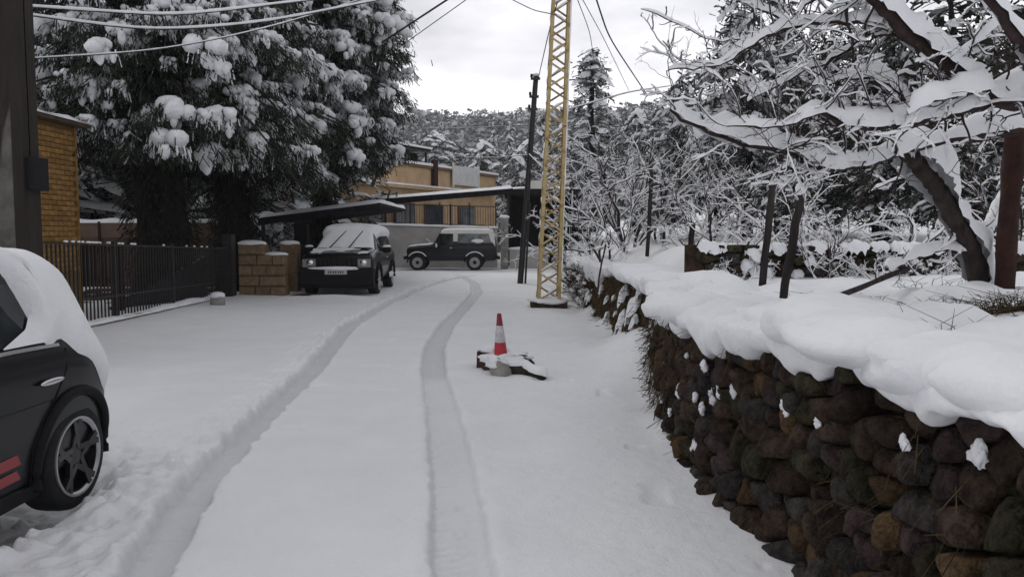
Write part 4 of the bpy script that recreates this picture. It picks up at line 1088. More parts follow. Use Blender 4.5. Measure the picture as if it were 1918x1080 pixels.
for k in range(22):
    f = (k + g.uniform(-.3, .3)) / 22; q = p0.lerp(p1, min(max(f, 0), 1)); b.blob((q.x - .05, q.y + .12, q.z + .01), (.035, .06, .028), seed=k, nu=8, nv=6)
b.build('snow', M['snow'], st, kind='stuff')
bb_ = thing('garden_bench', 'dark garden bench with a strip of snow behind the fence', 'bench', (-9.6, 14.6, 0))
b = MB(); b.box((-9.95, 14.45, .98), (-9.05, 14.52, 1.12)); b.build('backrest', M['black_plastic'], bb_, smooth=False)
b = MB(); b.box((-9.95, 14.2, .5), (-9.05, 14.55, .56)); b.build('seat', M['black_plastic'], bb_, smooth=False)
for x in (-9.9, -9.1):
    b = MB(); b.box((x - .03, 14.42, 0), (x + .03, 14.52, 1.1)); b.build('leg', M['black_plastic'], bb_, smooth=False)
    b = MB(); b.box((x - .03, 14.2, 0), (x + .03, 14.26, .5)); b.build('leg', M['black_plastic'], bb_, smooth=False)
b = MB(); b.blob((-9.5, 14.48, 1.14), (.42, .05, .03), amp=.3, nu=20, nv=6); b.build('snow', M['snow'], bb_)
hedge_g = np.random.default_rng(9)

# ---- lean-to roof over the off-roader
def canopy(name, label, corners, drop, mats_, posts, lip=.14):
    """corners: front-left, front-right, back-right, back-left of the top; drop: fascia depth"""
    fl, fr, brr, bl = [Vector(c) for c in corners]
    t = thing(name, label, 'canopy', ((fl.x + fr.x) / 2, fl.y, 0))
    b = MB(); d = Vector((0, 0, -.09))
    b.add([tuple(v) for v in (fl, fr, brr, bl, fl + d, fr + d, brr + d, bl + d)], [(0, 1, 2, 3), (7, 6, 5, 4), (0, 4, 5, 1), (1, 5, 6, 2), (2, 6, 7, 3), (3, 7, 4, 0)])
    b.build('roof_sheet', mats_, t, smooth=False)
    b = MB(); d = Vector((0, 0, -drop)); o = Vector((0, -.05, 0)); e = Vector((0, -.004, 0))
    b.add([tuple(v) for v in (fl + o, fr + o, fr + o + d * .8, fl + o + d, fl + e, fr + e, fr + e + d * .8, fl + e + d)], [(0, 3, 2, 1), (4, 5, 6, 7), (0, 1, 5, 4), (3, 7, 6, 2), (0, 4, 7, 3), (1, 2, 6, 5)])
    b.build('fascia', mats_, t, smooth=False)
    n, m_ = 50, 14; S, T = np.meshgrid(np.linspace(0, 1, n), np.linspace(0, 1, m_))
    A = np.array(fl)[None, None] * (1 - S)[..., None] + np.array(fr)[None, None] * S[..., None]
    C = np.array(bl)[None, None] * (1 - S)[..., None] + np.array(brr)[None, None] * S[..., None]
    P = A * (1 - T)[..., None] + C * T[..., None]
    th = lip * (1 + .35 * fbm(P[..., 0] * 1.5, P[..., 1] * 1.5, seed=181, oct=3)); th = np.where((T == 0) | (S == 0) | (S == 1), -.01, th)
    P[..., 2] += th; P[..., 1] -= np.where(T < .09, .07, 0)
    b = MB(); b.grid(P); b.build('snow_cover', M['snow'], t)
    for (x, y, z) in posts:
        b = MB(); b.box((x - .05, y - .05, -.1), (x + .05, y + .05, z)); b.build('post', M['black_iron'], t, smooth=False)
    return t
dk = mat('dark_sheet', (.008, .008, .010), (.018, .017, .02), rough=.9, scale=4, spec=.12)
canopy('carport', 'dark sloping carport roof edged with snow above the black off-roader',
       [(-7.9, 24.2, 2.13), (-4.10, 24.2, 2.60), (-4.10, 30, 2.60), (-7.9, 30, 2.13)], .24, dk, [(-7.8, 24.35, 2.0), (-7.8, 29.7, 2.0)])
b = MB(); b.box((-8.4, 29.9, -.1), (-5.2, 30.1, 2.05)); tag(b.build('carport_back_wall', dk, smooth=False), 'dark back wall of the carport behind the black off-roader', 'wall', kind='thing')
canopy('terrace_canopy', 'long dark terrace roof edged with snow above the pale topped off-roader',
       [(-6.7, 39.0, 3.40), (.05, 39.0, 3.93), (.05, 43.4, 3.97), (-6.7, 43.4, 3.43)], .32, dk, [(-6.4, 39.3, 3.1), (-.2, 39.3, 3.6), (-3.4, 43.0, 3.3)], lip=.16)

# ---- grey retaining wall, railing, pillar behind the pale topped off-roader
rw = thing('retaining_wall', 'grey plastered retaining wall with snow along its top behind the off-roader', 'wall', (-3.2, 38, 0))
b = MB(); b.prism([(-6.6, 38.0, -.2), (-.72, 38.0, -.2), (-.72, 38.0, 1.94), (-6.6, 38.0, 2.10)], (0, .35, 0)); b.build('wall', M['grey_plaster'], rw, smooth=False)
b = MB(); ss = np.linspace(-6.65, -.7, 90); aa = np.linspace(0, np.pi, 9)
P = np.stack([np.broadcast_to(ss[:, None], (90, 9)), 38.17 - .24 * np.cos(aa)[None] + 0 * ss[:, None], (2.09 - .027 * (ss + 6.6))[:, None] + (.10 + .03 * fbm(ss * 2, 0, seed=185, oct=2))[:, None] * np.sin(aa)[None]], -1)
b.grid(P); b.build('snow_cap', M['snow'], rw)
rl = thing('terrace_railing', 'dark thin railing above the grey retaining wall', 'railing', (-3.2, 38.2, 2.1))
for z in (.06, .98):
    b = MB(); b.bar((-6.4, 38.22, 2.14 + z), (-.8, 38.22, 2.0 + z), .04); b.build('rail', M['black_iron'], rl, smooth=False)
for x in (-6.4, -5.0, -3.55, -2.1, -.8):
    b = MB(); b.box((x - .03, 38.19, 1.95), (x + .03, 38.25, 3.18)); b.build('post', M['black_iron'], rl, smooth=False)
b = MB()
for x in np.arange(-6.3, -.85, .125): b.box((x - .009, 38.21, 2.1), (x + .009, 38.23, 3.05))
b.build('baluster_row', M['black_iron'], rl, smooth=False, kind='stuff')
pil = thing('concrete_pillar', 'pale concrete pillar with snow top beside the pale topped off-roader', 'pillar', (-.35, 36.4, 0))
b = MB(); b.box((-.53, 36.2, -.2), (-.17, 36.56, 2.42)); b.build('shaft', M['concrete'], pil, smooth=False)
b = MB(); b.blob((-.35, 36.38, 2.44), (.23, .23, .09), amp=.15, nu=16, nv=8); b.build('snow_cap', M['snow'], pil)

shed = thing('dark_shed', 'dark open shed with snowy flat roof behind the leaning pole', 'shed', (1.4, 41, 0))
b = MB(); b.box((-.2, 43, -.2), (3.6, 43.3, 4.0)); b.box((3.4, 40.0, -.2), (3.6, 43, 4.0)); b.box((-.2, 40.1, -.2), (-.05, 43, 3.9)); b.build('wall', dk, shed, smooth=False)
b = MB(); b.box((-.4, 39.6, 3.62), (3.9, 43.5, 3.92)); b.build('roof', dk, shed, smooth=False)
b = MB(); b.blob((1.7, 41.6, 3.95), (2.15, 2.0, .22), amp=.12, nu=40, nv=12, flat=.7); b.build('roof_snow', M['snow'], shed)
b = MB(); b.box((.9, 39.5, 3.95), (1.9, 39.54, 4.35)); b.build('panel', M['cream_paint'], shed, smooth=False)
lw = thing('low_grey_wall', 'low grey wall right of the concrete pillar', 'wall', (.9, 37.4, 0))
b = MB(); b.box((-.12, 37.3, -.2), (1.75, 37.6, .92)); b.build('wall', M['grey_plaster'], lw, smooth=False)
b = MB(); b.blob((.8, 37.45, .93), (1.0, .25, .10), amp=.2, nu=30, nv=8); b.build('snow_cap', M['snow'], lw)

# ---- tan stone villa behind
M['tan'] = mat('tan_stone', (.42, .29, .17), (.54, .39, .24), rough=.9, scale=1.3, bump=.25, bscale=14, spec=.12)
M['brown_stone'] = mat('brown_stone', (.13, .075, .045), (.19, .115, .07), rough=.9, scale=2, spec=.12)
A, C = Vector((-11.2, 35.2, 0)), Vector((-1.15, 54.0, 0))
u = (C - A).normalized(); nrm = Vector((u.y, -u.x, 0))      # outward, towards the road
LEN = (C - A).length
villa = thing('tan_villa', 'tan stone flat roofed villa behind the carport', 'house', A + u * LEN / 2)
def vp(s, d, z): return A + u * s + nrm * d + Vector((0, 0, z))
def vbox(b, s0, s1, d0, d1, z0, z1):
    p = [vp(s0, d0, z0), vp(s1, d0, z0), vp(s1, d1, z0), vp(s0, d1, z0), vp(s0, d0, z1), vp(s1, d0, z1), vp(s1, d1, z1), vp(s0, d1, z1)]
    b.add([tuple(q) for q in p], [(0, 3, 2, 1), (4, 5, 6, 7), (0, 1, 5, 4), (1, 2, 6, 5), (2, 3, 7, 6), (3, 0, 4, 7)])
b = MB(); vbox(b, 0, LEN, -8, 0, -.2, 5.55); b.build('wall', M['tan'], villa, smooth=False)
b = MB(); vbox(b, -.15, LEN + .15, -8.1, .14, 5.55, 5.72); b.build('parapet_coping', M['brown_stone'], villa, smooth=False)
b = MB(); vbox(b, -.18, LEN + .18, -8.1, .17, 5.72, 5.86); b.build('parapet_snow', M['snow'], villa, smooth=False)
b = MB(); vbox(b, 3, LEN - .5, .005, .45, 4.25, 4.40); b.build('window_hood', M['tan'], villa, smooth=False)
b = MB(); vbox(b, 3, LEN - .5, .0, .50, 4.405, 4.50); b.build('hood_snow', M['snow'], villa, smooth=False)
for s in (6.6, 9.6, 12.6, 16.4):
    b = MB(); vbox(b, s, s + 2.0, .02, .10, 2.15, 3.45); w = b.build('window', M['brown_stone'], villa, smooth=False)
    for k in range(2):
        b = MB(); vbox(b, s + .1 + k * .92, s + .98 + k * .92, .102, .13, 2.25, 3.36); b.build('pane', mat('blue_glass', (.016, .022, .038), rough=.12, spec=.6), w, smooth=False)
    b = MB(); vbox(b, s - .1, s + 2.1, .02, .2, 2.04, 2.14); b.build('sill', M['tan'], w, smooth=False)
b = MB(); vbox(b, 13.4, 13.8, .005, .25, 4.5, 6.1); b.build('pilaster', M['rust'], villa, smooth=False)
# pergola and water heater on the roof
perg = thing('roof_pergola', 'dark roof pergola with snow on its beams on top of the tan villa', 'pergola', vp(9, -2, 5.8))
b = MB()
for s in (8.0, 10.0, 12.0, 13.8):
    for d in (-.6, -3.4):
        q = MB(); vbox(q, s, s + .12, d - .12, d, 5.72, 6.62); q.build('post', M['black_iron'], perg, smooth=False)
for d in (-.6, -3.4):
    q = MB(); vbox(q, 7.8, 14.2, d - .12, d, 6.62, 6.75); q.build('beam', M['black_iron'], perg, smooth=False)
q = MB(); vbox(q, 7.8, 14.2, -3.6, -.5, 6.752, 6.82); q.build('roof_sheet', dk, perg, smooth=False)
q = MB(); vbox(q, 7.75, 14.25, -3.65, -.45, 6.825, 6.94); q.build('snow_cover', M['snow'], perg, smooth=False)
q = MB(); vbox(q, 7.9, 14.1, -1.5, -1.45, 5.72, 6.62); q.build('back_panel', dk, perg, smooth=False)
htr = thing('water_heater_panel', 'white panel screen on the parapet of the tan villa', 'panel', vp(16.4, .2, 5.3))
q = MB(); vbox(q, 15.6, 18.6, .18, .24, 4.75, 5.95); q.build('panel', mat('white_panel', (.5, .5, .5), (.62, .62, .62), rough=.6, scale=3), htr, smooth=False)
for s in (15.5, 18.6):
    q = MB(); vbox(q, s, s + .1, .17, .27, 4.6, 6.1); q.build('post', M['cream_paint'], htr, smooth=False)
# dark needle litter under the big conifers
b = MB(); S, T = np.meshgrid(np.linspace(-12.5, -7.45, 40), np.linspace(16.9, 23.1, 50))
m_ = np.minimum(np.minimum(S + 12.5, -7.45 - S) / .8, np.minimum(T - 16.9, 23.1 - T) / .8)
Zl = road_height(S, T)[0] + np.clip(m_, 0, 1) * .06 - .05 + .04 * fbm(S * 2, T * 2, seed=191, oct=3)
b.grid(np.stack([S, T, Zl], -1)); tag(b.build('needle_litter', M['earth']), 'bare dark earth with needle litter under the conifers', kind='structure')

# ================================================================== TREES
def big_conifer(name, label, base, height, z_low, rad, trunk_r, seed, view_top, n_br, lean=(0, 0)):
    g = np.random.default_rng(seed)
    t = thing(name, label, 'conifer', base)
    bx_, by_ = base[0], base[1]
    def ax(z): return np.array([bx_ + lean[0] * z / height, by_ + lean[1] * z / height, z])
    zz = np.linspace(-.2, height, 26)
    b = MB(); path = [ax(z) + np.array([.05 * math.sin(z * 1.3 + seed), .05 * math.cos(z), 0]) for z in zz]
    b.tube(path, trunk_r * (1 - .8 * (np.clip(zz, 0, height) / height)) * (1 + .3 * np.exp(-np.clip(zz, 0, 9) * 2.2)), 16, jit=.09)
    b.build('trunk', M['dark_trunk'], t)
    br, fo, sn = MB(), MB(), MB()
    # dark shaggy shoots and dead sprays clothing the lower trunk
    m = 2600; zz_ = g.uniform(.5, z_low + 1.0, m); an = g.uniform(0, 2 * np.pi, m); rr_ = trunk_r * g.uniform(.85, 1.3, m)
    v, qd = leaf_quads(np.stack([bx_ + rr_ * np.cos(an), by_ + rr_ * np.sin(an), zz_], 1), norm(np.stack([np.cos(an) * .5 + g.normal(0, .3, m), np.sin(an) * .5 + g.normal(0, .3, m), -g.uniform(.3, 1.2, m)], 1)), g.uniform(.08, .26, m), g.uniform(.015, .04, m), g)
    fo.add(v, qd)
    for k in range(n_br):
        f = g.random() ** 1.15
        z = z_low + (height - z_low) * f
        high = z > view_top
        if high and g.random() < .45: continue
        az = g.uniform(0, 2 * np.pi)
        Lb = rad(z) * g.uniform(.6, 1.08)
        n = 9; s = np.linspace(0, 1, n)
        droop = g.uniform(.30, .62); rise = g.uniform(.10, .34)
        dirx, diry = math.cos(az), math.sin(az)
        wob = g.uniform(-.25, .25)
        px = Lb * s; pz = Lb * (rise * s - droop * s ** 2.3)
        P = ax(z)[None] + np.stack([px * dirx - wob * s ** 2 * Lb * diry, px * diry + wob * s ** 2 * Lb * dirx, pz], 1)
        r0 = (.020 + .018 * Lb) * g.uniform(.7, 1.2)
        br.tube(P, r0 * (1 - .85 * s) + .005, 5)
        # sprays
        step = .20 if not high else .45
        nc = max(3, int(Lb * .85 / step))
        for i in range(nc):
            tt = .20 + .80 * (i + g.uniform(0, 1)) / nc
            q = np.array([np.interp(tt, s, P[:, d]) for d in range(3)])
            side = g.normal(0, .20 + .12 * Lb * .4, 2)
            c = q + np.array([-diry * side[0] + dirx * side[1] * .4, dirx * side[0] + diry * side[1] * .4, -abs(side[0]) * .30 + g.normal(0, .05)])
            size = g.uniform(.16, .34) * (.75 + .45 * tt)
            if c[2] < z_low - .75 + .2 * g.random(): continue
            m = int(g.integers(44, 64)) if not high else 12
            # hanging sprays
            cc = c + g.normal(0, 1, (m, 3)) * np.array([size * .62, size * .62, size * .30]) - np.array([0, 0, size * .22])
            d = np.stack([g.normal(0, .42, m) + dirx * .40, g.normal(0, .42, m) + diry * .40, -g.uniform(.35, 1.3, m)], 1)
            d = norm(d)
            v, qd = leaf_quads(cc, d, g.uniform(.10, .30, m) * (1.6 if high else 1), g.uniform(.012, .034, m) * (3.2 if high else 1), g)
            kd = int(m * .93)
            fo.add(v[:4 * kd], qd[:kd], m=0); fo.add(v[4 * kd:], qd[:m - kd], m=1)
            if high: continue
            if tt > .35 and g.random() < (.22 + .32 * tt) * (.5 + .5 * float(sstep(z_low + .2, z_low + 2.4, c[2]))):
                ps = min(.36, size * g.choice([.55, .8, 1.15]) * g.uniform(.8, 1.2)); pc = c + np.array([0, 0, size * .22])
                put_cluster(sn, pc, ps, az + g.normal(0, .5), g)
                mf = 26; an = g.uniform(0, 2 * np.pi, mf)    # snowy fringe of hanging sprays
                fc = pc + np.stack([np.cos(an) * ps * g.uniform(.7, 1.25, mf), np.sin(an) * ps * g.uniform(.7, 1.25, mf), -ps * g.uniform(.1, .7, mf)], 1)
                v, qd = leaf_quads(fc, norm(np.stack([np.cos(an) * .25, np.sin(an) * .25, np.full(mf, -1.0)], 1)), g.uniform(.07, .24, mf), g.uniform(.014, .032, mf), g)
                sn.add(v, qd)
    br.build('branches', M['bark'], t)
    fo.build('crown', [M['needle'], M['needle_dusted']], t, smooth=False)
    sn.build('crown_snow', M['tree_snow'], t, kind='stuff')
    return t

ca = at(305, 470, 18.6); cb = at(440, 470, 22.0); cc_ = at(610, 470, 25.6)
big_conifer('conifer', 'huge dark conifer with thick black trunk behind the iron fence', (ca.x, ca.y, 0), 13.5, 3.85, lambda z: 3.45 - .06 * max(0, z - 5), .66, 201, 7.3, 320)
big_conifer('conifer', 'second dark conifer with snow pads left of the black off-roader', (cb.x, cb.y, 0), 14.5, 3.55, lambda z: 3.0 - .05 * max(0, z - 5), .50, 202, 8.6, 330)
big_conifer('conifer', 'snow draped conifer above the carport roof with right edge against the sky', (cc_.x, cc_.y, 0), 15, 4.15, lambda z: 2.68 - .03 * max(0, z - 6), .30, 203, 9.8, 360)

# ---- smaller snowy evergreens: prototypes in local space, copied
def evergreen_proto(name, label, h, r, seed, kind):
    g = np.random.default_rng(seed)
    t = thing(name, label, 'tree', (0, 0, 0), 0, 'snowy evergreens behind the garden')
    zz = np.linspace(-.4, h * .97, 14)
    b = MB(); b.tube([(.04 * math.sin(z * 2), .04 * math.cos(z * 1.7), z) for z in zz], .028 * h * (1 - .9 * np.clip(zz, 0, h) / h) + .015, 7); b.build('trunk', M['dark_trunk'], t, local=True)
    fo, sn, br = MB(), MB(), MB()
    n_br = int(26 + h * 7); dark = kind == 'dark'
    for k in range(n_br):
        f = (k + g.random()) / n_br
        z = h * (.12 + .86 * f)
        if kind == 'spire': Lb = r * (1 - f) ** .75 * g.uniform(.6, 1.1) + .12
        elif kind == 'pine': Lb = r * (.35 + .65 * math.sin(math.pi * min(1, .15 + f * .9))) * g.uniform(.5, 1.1)
        else: Lb = r * math.sqrt(max(.03, 1 - (2 * f - .9) ** 2 * .85)) * g.uniform(.6, 1.1)
        az = k * 2.4 + g.uniform(-.5, .5)
        rise, droop = ((.1, .6) if kind == 'spire' else (.35, .35) if kind == 'pine' else (.4, .75))
        s = np.linspace(0, 1, 6)
        P = np.stack([Lb * s * math.cos(az), Lb * s * math.sin(az), z + Lb * (rise * s - droop * s ** 2) * g.uniform(.7, 1.2)], 1)
        br.tube(P, (.008 + .006 * Lb) * (1 - .8 * s) + .004, 4, cap=False)
        nc = max(2, int(Lb / .30))
        for i in range(nc):
            tt = .25 + .75 * (i + g.random()) / nc
            q = np.array([np.interp(tt, s, P[:, d]) for d in range(3)]) + g.normal(0, .10, 3)
            m = 13; size = g.uniform(.16, .32)
            cc = q + g.normal(0, 1, (m, 3)) * np.array([size * .7, size * .7, size * .35])
            d = norm(np.stack([g.normal(0, .5, m) + .4 * math.cos(az), g.normal(0, .5, m) + .4 * math.sin(az), g.uniform(-1.2, .2 if kind != 'pine' else .6, m)], 1))
            v, qd = leaf_quads(cc, d, g.uniform(.14, .34, m), g.uniform(.03, .08, m), g)
            kd = int(m * (.90 if dark else .58))
            fo.add(v[:4 * kd], qd[:kd], m=0); fo.add(v[4 * kd:], qd[:m - kd], m=1)
            if g.random() < (.30 if dark else .72):
                put_pad(sn, q + np.array([0, 0, size * .2]), size * g.uniform(.45, .95), az + g.normal(0, .5), g.uniform(.1, .7), g, lo=True, stretch=g.uniform(1, 1.9), hz=.7)
    br.build('branches', M['bark'], t, local=True)
    fo.build('crown', [M['needle'] if dark else M['pale_needle'], M['needle_dusted']], t, smooth=False, local=True)
    sn.build('crown_snow', M['tree_snow'], t, local=True, kind='stuff')
    return t
GE = 'snowy evergreens behind the garden'
protos = {'spire': evergreen_proto('evergreen_tree', '', 9.0, 1.9, 401, 'spire'), 'round': evergreen_proto('evergreen_tree', '', 5.5, 2.0, 402, 'round'), 'pine': evergreen_proto('evergreen_tree', '', 6.5, 2.3, 403, 'pine'), 'dark': evergreen_proto('evergreen_tree', '', 5.5, 2.2, 404, 'dark')}
PH = {'spire': 9.0, 'round': 5.5, 'pine': 6.5, 'dark': 5.5}
used = set()
def evergreen(kind, px, top, Y, zb, wscale, rz, label):
    p = at(px, 440, Y); zt = at(px, top, Y).z
    s = (zt - zb) / PH[kind]
    loc = (p.x, Y, zb); sc = (s * wscale, s * wscale, s)
    if kind not in used:
        used.add(kind); o = protos[kind]; o.location, o.rotation_euler, o.scale = loc, (0, 0, rz), sc; o['label'] = label; o['group'] = GE
    else:
        copy_thing(protos[kind], loc, rz, sc, label, GE)
for a in [
    ('spire', 1106, 92, 44, 2.2, 1.35, 0, 'tall pointed snowy cedar standing right of the yellow lattice mast'),
    ('spire', 1018, 205, 62, 1.5, .9, 1, 'slim pointed evergreen just behind the top of the dark pole'),
    ('spire', 955, 228, 95, 4.0, .8, 2, 'small far evergreen on the skyline left of the dark pole'),
    ('spire', 922, 236, 110, 5.0, .8, 4, 'smallest far evergreen on the skyline above the villa'),
    ('round', 985, 268, 58, 1.0, 1.1, 0, 'round snowy tree right of the villa roof behind the dark pole'),
    ('round', 905, 268, 72, 1.5, 1.2, 2, 'broad snowy tree above the right end of the villa roof'),
    ('round', 820, 252, 85, 2.5, 1.6, 3, 'wide snowy tree above the villa roof pergola'),
    ('round', 1060, 250, 52, 1.5, 1.0, 5, 'snowy tree half hidden by the yellow lattice mast'),
    ('round', 1190, 210, 34, 2.0, 1.0, 1, 'rounded snowy evergreen right of the tall pointed cedar'),
    ('pine', 1268, 160, 30, 2.2, 1.1, 0, 'open snowy pine in the middle of the right hand wood'),
    ('dark', 1345, 168, 27, 2.0, 1.1, 2, 'drooping snowy evergreen behind the leaning fence posts'),
    ('pine', 1400, -40, 21, 1.6, .85, 2, 'tall dark pine with snow pads below the bare twigs at upper right'),
    ('spire', 1465, 40, 25, 1.8, 1.4, 3, 'dense snowy evergreen behind the crooked bare branches'),
    ('dark', 1560, 60, 22, 1.6, 1.2, 4, 'dark snowy evergreen behind the fruit tree branches'),
    ('pine', 1660, 30, 19, 1.5, 1.0, 1, 'snowy pine behind the leaning fruit tree trunk'),
    ('dark', 1770, -20, 17, 1.5, 1.4, 5, 'dark evergreen behind the rusty post'),
    ('dark', 1885, 60, 15, 1.5, 1.3, 0, 'dark evergreen at the right edge behind the garden'),
    ('dark', 1475, 250, 16.5, 1.5, 1.0, 3, 'low dark evergreen behind the two dark fence posts'),
    ('dark', 1790, 240, 13.6, 1.5, 1.1, 4, 'low dark evergreen close behind the leaning trunk'),
    ('dark', 1640, 230, 16, 1.5, 1.1, 1, 'dark evergreen in the middle behind the garden shrubs'),
    ('round', 1240, 300, 24, 1.6, 1.3, 4, 'low snowy evergreen behind the bare shrubs'),
    ('spire', 190, 60, 31, -.1, 1.8, 2, 'dark evergreen behind the yellow house and brown yard wall'),
    ('round', 100, 20, 28, -.1, 1.5, 1, 'snowy evergreen behind the roof of the yellow house'),
    ('round', 270, 130, 33, -.1, 1.5, 5, 'snowy evergreen seen between the two big trunks'),
    ('spire', 390, 20, 35, -.1, 1.9, 0, 'dark evergreen behind the second big conifer'),
    ('round', 470, 150, 31, -.1, 1.3, 3, 'snowy evergreen left of the carport roof'),
    ('spire', 560, -60, 38, -.1, 1.7, 1, 'dark evergreen behind the left end of the villa'),
]:
    evergreen(*a)

# ---- bare snowy shrubs
def snow_ridge(b, P, rad, h, g, m=0, sides=7, stick=False):
    """snow lying on the upper side of a branch"""
    P = np.asarray(P); n = len(P)
    T = norm(np.gradient(P, axis=0)); S = np.cross(T, [0, 0, 1.0]); sl = np.linalg.norm(S, axis=1, keepdims=True)
    S = S / (sl + 1e-6); U = np.cross(S, T)
    flat = np.clip(sl[:, 0] * 1.3 - .12, 0, 1)
    if stick: flat = np.ones(n)
    h = np.broadcast_to(h, (n,)) * flat
    if n > 3: h = h * np.clip(1 + (.75 * vnoise(np.arange(n) * .17 + g.uniform(0, 99), 1, seed=int(g.integers(99))) + .35 * vnoise(np.arange(n) * .5 + g.uniform(0, 99), 2, seed=3) if n > 9 else .5 * vnoise(np.arange(n) * .9 + g.uniform(0, 99), 1, seed=7)), .2, 2)
    h = h.copy(); h[0] *= .5; h[-1] *= .25
    w = np.broadcast_to(rad, (n,)) * 1.05 + h * .42
    a = np.linspace(-.25, np.pi + .25, sides)
    up = np.array([0, 0, 1.0])[None]
    V = P[:, None] + (w[:, None] * np.cos(a)[None])[..., None] * S[:, None] + ((np.where(np.sin(a)[None] > 0, h[:, None] + np.broadcast_to(rad, (n,))[:, None], np.broadcast_to(rad, (n,))[:, None]) * np.sin(a)[None]))[..., None] * (U if stick else .6 * up + .4 * U)[:, None]
    b.grid(V, m=m, flip=True)

def grow(bw, bs, p, d, Lb, r, level, g, snow, kids=(5, 4, 3), wig=.22, grav=0.0, sides=5, fine=0):
    n = (7 if level == 0 else 5 if level == 1 else 4) + fine
    P = [np.array(p, float)]; d = np.array(d, float) / np.linalg.norm(d)
    for i in range(n - 1):
        d = d + g.normal(0, wig * (.7 if fine else 1), 3) + np.array([0, 0, grav]); d /= np.linalg.norm(d)
        P.append(P[-1] + d * Lb / (n - 1))
    P = np.array(P); rr = r * np.linspace(1, .45, n)
    bw.tube(P, rr, sides if level == 0 else 4 if level == 1 else 3, cap=False)
    if snow > 0 and g.random() < .93: snow_ridge(bs, P, rr, snow * (.6 + .4 * (level == 0)) * g.uniform(.6, 1.2), g, sides=6 if level < 2 else 5)
    if level < len(kids):
        for k in range(int(kids[level])):
            tt = g.uniform(.25, 1.0); q = np.array([np.interp(tt * (n - 1), np.arange(n), P[:, i]) for i in range(3)])
            i = min(int(tt * (n - 1)), n - 2); dd = norm(P[i + 1] - P[i])
            side = np.cross(dd, g.normal(size=3)); side = side / (np.linalg.norm(side) + 1e-9)
            nd = dd * g.uniform(.3, .9) + side * g.uniform(.6, 1.1) + np.array([0, 0, g.uniform(-.1, .45)])
            grow(bw, bs, q, nd, Lb * g.uniform(.28, .52), r * .55, level + 1, g, snow * .82, kids, wig, grav, fine=fine)

def shrub_proto(name, label, seed, h, stems, spread, snow, kids):
    g = np.random.default_rng(seed); t = thing(name, label, 'shrub', (0, 0, 0), 0, 'bare snowy shrubs in the garden')
    bw, bs = MB(), MB()
    for k in range(stems):
        az = 2 * np.pi * k / stems + g.uniform(-.4, .4)
        grow(bw, bs, (.08 * math.cos(az), .08 * math.sin(az), -.1), (spread * math.cos(az), spread * math.sin(az), 1), h * g.uniform(.75, 1.05), .014 * h, 0, g, snow, kids, grav=.02)
    bw.build('branches', M['twig'], t, local=True); bs.build('branch_snow', M['snow'], t, local=True)
    return t
GS = 'bare snowy shrubs in the garden'
sp = {'fan': shrub_proto('bare_shrub', '', 501, 2.0, 6, .75, .024, (5, 4, 3)), 'tree': shrub_proto('bare_shrub', '', 502, 2.2, 4, .42, .022, (6, 4, 3)), 'low': shrub_proto('bare_shrub', '', 503, 1.1, 6, 1.25, .036, (5, 4, 3))}
used_s = set()
def shrub(kind, px, Y, s, rz, label, sz=None):
    p = at(px, 440, Y); z = float(terrace_height(np.array([p.x]), np.array([Y]))[0]) - .03
    if p.x < float(xw(Y)) + .2: z = .0
    sc = (s, s, sz or s)
    if kind not in used_s:
        used_s.add(kind); o = sp[kind]; o.location, o.rotation_euler, o.scale = (p.x, Y, z), (0, 0, rz), sc; o['label'] = label; o['group'] = GS
    else: copy_thing(sp[kind], (p.x, Y, z), rz, sc, label, GS)
for a in [
    ('fan', 1140, 17.5, 1.15, 0, 'spreading bare snowy shrub just right of the lattice mast'),
    ('tree', 1180, 20.5, 1.55, 1, 'tall bare sapling with upright snowy stems right of the mast'),
    ('fan', 1235, 21, 1.35, 2, 'bare snowy shrub behind the thin dark post'),
    ('tree', 1330, 19, 1.35, 3, 'bare snowy sapling left of the leaning fence posts'),
    ('low', 1095, 22, 1.35, 1, 'low snowy bush behind the lattice mast'),
    ('fan', 1090, 28, 1.6, 5, 'far bare snowy shrub behind the lattice mast'),
    ('fan', 1475, 12.7, .80, 0, 'bare snowy shrub between the two dark fence posts and the low wall'),
    ('low', 1560, 12.6, .95, 2, 'tangled low snowy shrub on the low wall in the garden middle'),
    ('low', 1715, 12.4, .95, 4, 'low snowy shrub left of the leaning trunk'),
    ('tree', 1340, 13.0, .62, 5, 'thin young sapling with snowy forks near the wall edge'),
    ('low', 1640, 10.5, .55, 1, 'low snowy shrub in front of the low wall right of the dark posts'),
    ('fan', 1545, 10.4, .42, 2, 'small bare snowy shrub in front of the low wall middle'),
    ('low', 1390, 10.7, .5, 0, 'small tangled shrub in front of the left end of the low wall'),
    ('low', 1740, 10.4, .5, 3, 'small snowy shrub in front of the low wall beside the leaning trunk'),
    ('low', 1405, 12.3, .75, 5, 'low snowy shrub behind the nearest dark fence post'),
    ('fan', 1880, 12.8, .9, 1, 'bare snowy shrub at the right edge behind the rusty post'),
    ('low', 1290, 16.5, .9, 3, 'low snowy bush behind the short fence post'),
    ('fan', 1180, 26, 1.9, 3, 'large far bare snowy shrub in front of the rounded evergreen'),
]:
    shrub(*a)

